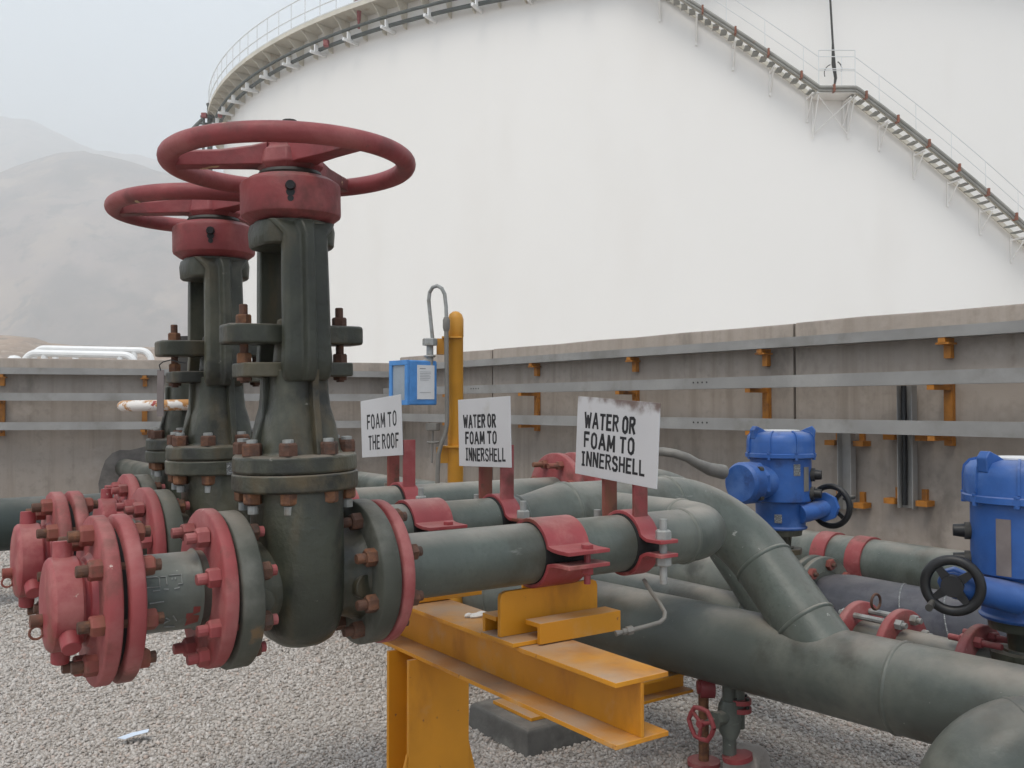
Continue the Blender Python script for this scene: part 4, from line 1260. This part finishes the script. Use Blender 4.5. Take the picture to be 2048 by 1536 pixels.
po = pp.build("paper_scrap", 'paper', angle=10); po.location = at(274, 1468, 2.96)[:2] + (GZ + .012,)
tag(po, "torn pale blue scrap of paper lying on the gravel", "paper")

# ------------------------------------------------------------------ drain valves under the header
t = thing("drain_pipe", "grey drain pipe with a small red handwheel under the front header", "pipe", at(1455, 812, 2.70)[:2] + (0,), (0, 0, 0), "small drain pipes under the front header")
b = MB(); b.tube([(0, 0, .17), (0, 0, .05), (0, 0, -.055)], .020, 16)
b.loft([sq(hx, .03, z_, 2.4, 20) for z_, hx in ((-.005, .021), (.01, .030), (.05, .036), (.085, .030), (.10, .021))])
b.build("pipe", 'pipe', t)
b = MB(); b.lathe([(-.068, .02), (-.068, .043), (-.054, .043), (-.0535, .02)], 'z', 28, T=Matrix.Translation((.012, -.01, 0)) @ Matrix.Rotation(R(-8), 4, 'Y')); b.build("flange", 'band_red', t)
for z_ in (.066, .090):
    b = MB(); b.lathe([(z_, .01), (z_, .032), (z_ + .013, .032), (z_ + .0135, .01)], 'z', 24, T=Matrix.Translation((.032, .0, 0))); b.build("flange", 'band_red', t)
    q = MB()
    for k in range(4):
        a_ = R(90 * k + 40); q.hexnut((.032 + .025 * math.cos(a_), .025 * math.sin(a_), z_ + .013), (.032 + .025 * math.cos(a_), .025 * math.sin(a_), z_ + .02), .006)
    q.build("flange_bolt", 'darksteel', t)
b = MB(); b.cyl((.026, .0, .02), (.026, .0, .17), .019, seg=14); b.build("bypass_pipe", 'pipe', t)
d = Vector((-.80, -.60, 0)).normalized()
c0 = Vector((0, 0, .055))
b = MB(); b.cyl(c0, c0 + d * .06, .022, .019, 12); b.cyl(c0 + d * .06, c0 + d * .125, .007, seg=10); b.cyl(c0 + d * .056, c0 + d * .068, .025, seg=6); b.build("bonnet", 'pipe', t)
T = Matrix.Translation(c0 + d * .12) @ d.to_track_quat('Z', 'Y').to_matrix().to_4x4()
b = MB()
pts = [T @ Vector((.044 * math.cos(R(30 * i)) * (1.06 if i % 2 == 0 else .97), .044 * math.sin(R(30 * i)) * (1.06 if i % 2 == 0 else .97), 0)) for i in range(13)]
b.tube(pts, .0068, 8, caps=False)
wh_ = b.build("handwheel", 'band_red', t)
b = MB()
for i in range(3):
    b.cyl(T @ Vector((0, 0, 0)), T @ Vector((.043 * math.cos(R(120 * i + 20)), .043 * math.sin(R(120 * i + 20)), 0)), .0055, seg=8)
b.cyl(T @ Vector((0, 0, -.008)), T @ Vector((0, 0, .01)), .011, seg=10)
b.build("spoke", 'band_red', wh_)
t = thing("drain_pipe", "rusty ochre drain pipe left of the one with the handwheel", "pipe", at(1404, 812, 2.77)[:2] + (0,), (0, 0, 0), "small drain pipes under the front header")
b = MB(); b.tube([(0, 0, .17), (0, 0, .05), (0, 0, GZ)], .0155, 16); b.build("pipe", 'rust2', t)
b = MB(); b.lathe([(GZ + .006, .012), (GZ + .006, .048), (GZ + .020, .048), (GZ + .0205, .012)], 'z', 28); b.build("flange", 'band_red', t)
b = MB(); b.cyl((-.012, 0, .115), (.030, 0, .115), .032, seg=24); b.cyl((-.018, 0, .115), (-.012, 0, .115), .02, seg=12); b.build("flange", 'band_red', t)
blk = MB(); blk.loft([[(x_ * s, y_ * s, z_) for x_, y_ in ((-.055, -.05), (-.01, -.06), (.05, -.045), (.06, .03), (.03, .05), (-.05, .055))] for s, z_ in ((1.1, -.02), (1.02, .035), (.85, .06), (.55, .07))])
bo = blk.build("concrete_lump", 'capcon', bevel=.006); bo.location = at(1492, 812, 2.74)[:2] + (GZ,); bo.rotation_euler = (0, 0, .9)
tag(bo, "rough pale lump of concrete beside the drain pipe's foot", "concrete")

# ------------------------------------------------------------------ electric actuators
def actuator(label, X, Y, pipe_top, wheel_c, wheel_d, wheel_r, term_d, win, knobs, handle, plate, zoff=0):
    t = thing("valve_actuator", label, "actuator", (X, Y, zoff), (0, 0, 0), "blue electric valve actuators")
    b = MB()
    b.lathe([(.552, .117), (.556, .1245), (.735, .1245), (.737, .136)], 'z', 44)
    b.lathe([(.437, .08), (.438, .104), (.446, .108), (.452, .100), (.540, .104), (.553, .112)], 'z', 40)
    b.build("housing", 'blue', t, angle=35, bevel=.002)
    b = MB()
    b.lathe([(.735, .139), (.737, .144), (.752, .144), (.755, .139), (.800, .139), (.822, .135), (.837, .122), (.844, .095), (.846, .0)], 'z', 48)
    for an in range(0, 360, 45):
        c, s_ = math.cos(R(an + 12)), math.sin(R(an + 12))
        rings = []
        for r_, z_ in ((.1395, .757), (.1395, .800), (.136, .822), (.122, .838), (.098, .845)):
            rings.append([(c * (r_ - .004) - s_ * .003, s_ * (r_ - .004) + c * .003, z_ - .004), (c * (r_ + .004) - s_ * .003, s_ * (r_ + .004) + c * .003, z_ + .004),
                          (c * (r_ + .004) + s_ * .003, s_ * (r_ + .004) - c * .003, z_ + .004), (c * (r_ - .004) + s_ * .003, s_ * (r_ - .004) - c * .003, z_ - .004)])
        b.loft(rings)
    cp = b.build("cover", 'blue', t, angle=35)
    for an in (200, -20):                        # horn-like lifting lugs
        c, s_ = math.cos(R(an)), math.sin(R(an))
        b = MB()
        poly = [(.07, .840), (.138, .812), (.142, .850), (.128, .868), (.10, .856)]
        b.loft([[(c * r_ - s_ * k, s_ * r_ + c * k, z_) for r_, z_ in poly] for k in (-.016, .016)])
        b.build("lug", 'blue', cp, bevel=.004)
    b = MB(); b.lathe([(.845, .078), (.849, .078)], 'z', 32); b.build("top_plate", 'label', cp)
    lbo = None
    for k in range(8):                           # cover bolts round the lip
        T_ = Matrix.Rotation(R(45 * k + 100), 4, 'Z') @ Matrix.Translation((.1395, 0, 0))
        if lbo is None:
            q = MB(); q.cyl((0, 0, .728), (0, 0, .737), .0075, seg=6); q.cyl((0, 0, .752), (0, 0, .759), .008, seg=6)
            q.box((.0005, 0, .744), (.010, .018, .015)); lbo = q.build("lip_bolt", ['blue'], t, bevel=.001); lbo.matrix_local = T_
        else:
            share(lbo, t, T_)
    for an_, z0_, z1_, w_ in ((-75, .665, .712, 7), (-112, .47, .505, 8)):
        rings = []
        rr_ = .1245 if z0_ > .56 else .1045
        for k in range(5):
            a_ = R(an_ - w_ + 2 * w_ * k / 4)
            rings.append([((rr_ + .0016) * math.cos(a_), (rr_ + .0016) * math.sin(a_), z_) for z_ in (z0_, z1_)] + [((rr_ - .002) * math.cos(a_), (rr_ - .002) * math.sin(a_), z_) for z_ in (z1_, z0_)])
        q = MB(); q.loft(rings); q.build("data_plate", 'plate', t, angle=50)
    # terminal compartment on its arm
    d = Vector((*term_d, 0)).normalized(); c0 = Vector((0, 0, .638))
    if label.startswith("farther"):
        b = MB(); b.cyl(c0 + d * .08, c0 + d * .175, .074, .062, seg=28); b.cyl(c0 + d * .172, c0 + d * .192, .088, .086, 8, ph=.39); b.cyl(c0 + d * .192, c0 + d * .250, .085, .085, 28); b.cyl(c0 + d * .250, c0 + d * .264, .085, .075, 28)
        tb = b.build("terminal_box", 'blue', t, bevel=.002)
        for an in (45, 135, 225, 315):
            T = Matrix.Translation(c0 + d * .205) @ d.to_track_quat('Z', 'Y').to_matrix().to_4x4()
            q = MB(); q.cyl(T @ Vector((.079 * math.cos(R(an)), .079 * math.sin(R(an)), -.01)), T @ Vector((.079 * math.cos(R(an)), .079 * math.sin(R(an)), .012)), .013, seg=10); q.build("cover_screw", 'darksteel', tb)
    # manual gear and black handwheel
    g0 = Vector(wheel_c); wd = Vector((*wheel_d, 0)).normalized()
    b = MB(); b.cyl(Vector((g0.x * .25, -.085, .505)), g0 - wd * .035 + Vector((0, 0, -.004)), .040, .034, 20)
    b.cyl(g0 - wd * .055, g0 - wd * .030, plate, plate * .94, 8); b.cyl(g0 - wd * .03, g0 - wd * .012, .03, seg=16)
    b.build("hand_gear", 'blue', t, bevel=.003)
    T = Matrix.Translation(g0) @ wd.to_track_quat('Z', 'Y').to_matrix().to_4x4()
    b = MB(); b.torus(wheel_r, .0125, 40, 12, T=T)
    hw = b.build("handwheel", 'black', t, angle=80)
    b = MB(); b.cyl(T @ Vector((0, 0, -.02)), T @ Vector((0, 0, .018)), .026, seg=20)
    b.build("hub", 'black', hw)
    for i in range(4):
        an = R(90 * i + 38)
        q = MB(); rings = []
        for r_, w_ in ((.018, .012), (.05, .008), (wheel_r, .009)):
            e = Vector((math.cos(an), math.sin(an), 0)); f_ = Vector((-math.sin(an), math.cos(an), 0))
            rings.append([T @ (e * r_ + f_ * w_ * k + Vector((0, 0, z_))) for k, z_ in ((-1, -.005), (1, -.005), (1, .006), (-1, .006))])
        q.loft(rings); q.build("spoke", 'black', hw)
    sd = Vector((wd.y, -wd.x, 0)); hp = g0 + sd * wheel_r * .72 * handle[0] + Vector((0, 0, wheel_r * .70 * handle[1])); q = MB(); q.cyl(hp, hp + wd * .085, .007, .009, 12); q.build("crank_handle", 'darksteel', hw)
    for (an, z0, z1, w_, m_, nm) in win:
        a0, a1 = R(an - w_), R(an + w_); n = 6
        rings = []
        for k in range(n + 1):
            a_ = a0 + (a1 - a0) * k / n
            rings.append([(.127 * math.cos(a_), .127 * math.sin(a_), z_) for z_ in (z0, z1)] + [(.1235 * math.cos(a_), .1235 * math.sin(a_), z_) for z_ in (z1, z0)])
        q = MB(); q.loft(rings); q.build(nm, m_, t, angle=50)
    for (an, z_, r_) in knobs:
        e = Vector((math.cos(R(an)), math.sin(R(an)), 0)); c = e * .12 + Vector((0, 0, z_))
        q = MB(); q.cyl(c, c + e * .018, r_ * 1.25, seg=18, m=1); q.cyl(c + e * .018, c + e * .045, r_, r_ * .85, 14); q.build("selector_knob", ['black', 'darksteel'], t)
    # yoke and stem down to the valve on the pipe
    b = MB(); b.lathe([(.412, .085), (.436, .088)], 'z', 28); b.lathe([(.36, .04), (.412, .045)], 'z', 20); b.lathe([(pipe_top - .12, .06), (pipe_top + .03, .062), (.36, .05)], 'z', 24)
    b.lathe([(.335, .088), (.355, .088)], 'z', 8)
    b.build("mounting_yoke", 'valve', t)
    return t
actuator("farther blue electric actuator with a round terminal box and cable, near the photo's centre right", 1.13, 3.9, .29,
         (.208, -.005, .530), (.72, .70), .083, (-.80, -.60), [(-52, .60, .70, 7, 'conduit', "display_window")], [(-25, .665, .022), (-28, .588, .022)], (1, .6), .062)
actuator("nearer blue electric actuator cut by the right edge, with a black handwheel facing the camera", 1.310, 2.374, .31,
         (-.225, -.085, .538), (-.50, -.86), .0625, (.8, .6), [(-140, .56, .70, 8, 'hatch', "display_window"), (-110, .60, .68, 4, 'rust2', "name_plate")], [(158, .655, .018), (156, .58, .018)], (1, -1), .040, -.03)
cb = MB()
cb.tube([at(1446, 944, 3.76), at(1418, 938, 3.72), at(1392, 926, 3.68), at(1374, 915, 3.66), at(1350, 907, 3.66), at(1325, 903, 3.68), at(1290, 906, 3.72), at(1250, 930, 3.76), at(1220, 985, 3.8)], [.030, .026, .019, .018, .018, .018, .018, .018, .018], 14)
tag(cb.build("cable_conduit", 'conduit'), "grey flexible conduit arching from the farther actuator's terminal box", "conduit")

# ------------------------------------------------------------------ instrument pole
PY = 3.5
px_, _, ptop = at(911, 622, PY)
pole = thing("instrument_pole", "yellow round-topped pole standing behind the signs", "pole", (px_, PY, 0))
b = MB(); r_ = .0290
b.lathe([(GZ, r_ + .002), (ptop - .10, r_), (ptop - .098, r_ + .0012), (ptop - .030, r_ + .0012), (ptop - .012, r_ * .82), (ptop - .002, r_ * .4), (ptop, .002)], 'z', 28)
b.build("post", 'pole', pole, angle=50)
for z_ in (1.175, .765):
    b = MB()
    b.box((-.046, .004, z_), (.05, .036, .060)); b.box((-.012, -.020, z_ + .033), (.075, .05, .006))
    b.build("bracket", 'pole', pole)
bx = thing("gauge_box", "pale blue instrument box with a glass front and white data label on the pole", "instrument", (at(828, 766, PY - .04)[0], PY - .04, at(828, 766, PY - .04)[2]), (0, 0, R(-24)))
b = MB()
W_, D_, H_ = .128, .118, .165
b.loft([[(-W_ / 2, -D_ / 2, -H_ / 2), (W_ / 2, -D_ / 2, -H_ / 2), (W_ / 2, D_ / 2, -H_ / 2), (-W_ / 2, D_ / 2, -H_ / 2)], [(-W_ / 2, -D_ / 2, H_ / 2), (W_ / 2, -D_ / 2, H_ / 2), (W_ / 2, D_ / 2, H_ / 2), (-W_ / 2, D_ / 2, H_ / 2)]])
case = b.build("case", 'paleblue', bx, bevel=.006, seg=3)
b = MB(); b.box((.010, -D_ / 2 - .0012, .002), (.078, .0022, .126)); lb = b.build("data_label", 'label', bx)
b = MB()
for k, (wd_, zz) in enumerate(((.026, .052), (.050, .040), (.050, .034), (.044, .028), (.050, .022), (.048, .016), (.040, .010), (.050, -.036))):
    b.box((.008 - (.052 - wd_) / 2, -D_ / 2 - .0026, zz), (wd_, .0006, .0028 if k == 0 else .0012))
b.build("label_print", 'print', lb)
# glazed door on the left flank, in a raised frame
b = MB()
xq = -W_ / 2
for (y_, z_, dy, dz) in ((0, H_ / 2 - .009, D_, .018), (0, -H_ / 2 + .009, D_, .018)):
    b.box((xq - .004, y_, z_), (.010, dy, dz))
for y_ in (-D_ / 2 + .009, D_ / 2 - .009):
    b.box((xq - .004, y_, 0), (.010, .018, H_ - .036))
dr = b.build("door_frame", 'paleblue', bx, bevel=.0015)
b = MB(); b.box((xq - .002, 0, 0), (.003, D_ - .036, H_ - .036)); b.build("pane", 'glass', dr)
bx.rotation_euler = (0, 0, R(42))
fit = thing("pipe_nipple", "grey pipe fittings clamped above and below the blue instrument box", "fitting", (at(862, 700, PY)[0], PY - .05, 0))
b = MB()
zt = at(0, 690, PY)[2]
b.cyl((0, 0, .985), (0, 0, zt + .01), .013, seg=16); b.hexnut((0, 0, zt - .005), (0, 0, zt + .022), .028)
b.torus(.018, .004, 20, 8, T=Matrix.Translation((0, 0, zt - .045))); b.cyl((0, 0, zt - .06), (-.03, -.02, zt - .075), .012, seg=10)
b.build("upper_fitting", 'galv', fit)
zl_ = at(0, 850, PY)[2]
b = MB(); b.cyl((.012, 0, .86), (.012, 0, zl_), .011, seg=14); b.hexnut((.012, 0, zl_ + .008), (.012, 0, zl_ - .02), .027); b.torus(.020, .004, 20, 8, T=Matrix.Translation((.012, 0, .815)))
b.cyl((.012, 0, zl_ - .02), (.008, 0, zl_ - .14), .004, seg=8)
b.build("lower_fitting", 'conduit', fit)
tb_ = MB()
yy = PY - .055
def pt(u, v, Y=yy): return at(u, v, Y)
tb_.tube([pt(865, 678, PY), pt(861, 640, PY), pt(857, 600, PY), pt(859, 584, PY), pt(865, 574, PY - .02), pt(874, 571, PY - .03), pt(883, 576, yy), pt(889, 588, yy), pt(892, 615, yy), pt(892.5, 634, yy)], .0072, 12)
tbo = thing("looped_tube", "thin grey tube looping over from the blue box and down the yellow pole", "tube")
tb_.build("tube", 'galv', tbo)
b = MB(); b.tube([pt(892.5, 634), pt(892.5, 640), pt(892.5, 655), pt(892.5, 662)], [.009, .0135, .0135, .010], 14); b.build("connector", 'conduit', tbo)
b = MB(); b.tube([pt(892.5, 658), pt(893, 720), pt(894, 800), pt(894, 845), pt(891, 866), pt(882, 890), pt(877, 910), pt(875.5, 950), pt(875, 1000)], .0085, 12); b.build("lower_tube", 'conduit', tbo)

# ------------------------------------------------------------------ air: thin dust haze over the whole plain
hz = MB(); hz.box((0, 900, 300), (3800, 1900, 604))
m = bpy.data.materials.new("haze_air"); m.use_nodes = True
n_ = m.node_tree
n_.nodes.remove(n_.nodes["Principled BSDF"])
pv = n_.nodes.new("ShaderNodeVolumePrincipled")
pv.inputs["Color"].default_value = (.98, .998, 1.0, 1)
pv.inputs["Density"].default_value = .0014
pv.inputs["Anisotropy"].default_value = 0.3
n_.links.new(pv.outputs[0], n_.nodes["Material Output"].inputs["Volume"])
ho = hz.build("haze", m)
ho.display_type = 'WIRE'
tag(ho, kind="stuff")
SC.cycles.volume_bounces = 4
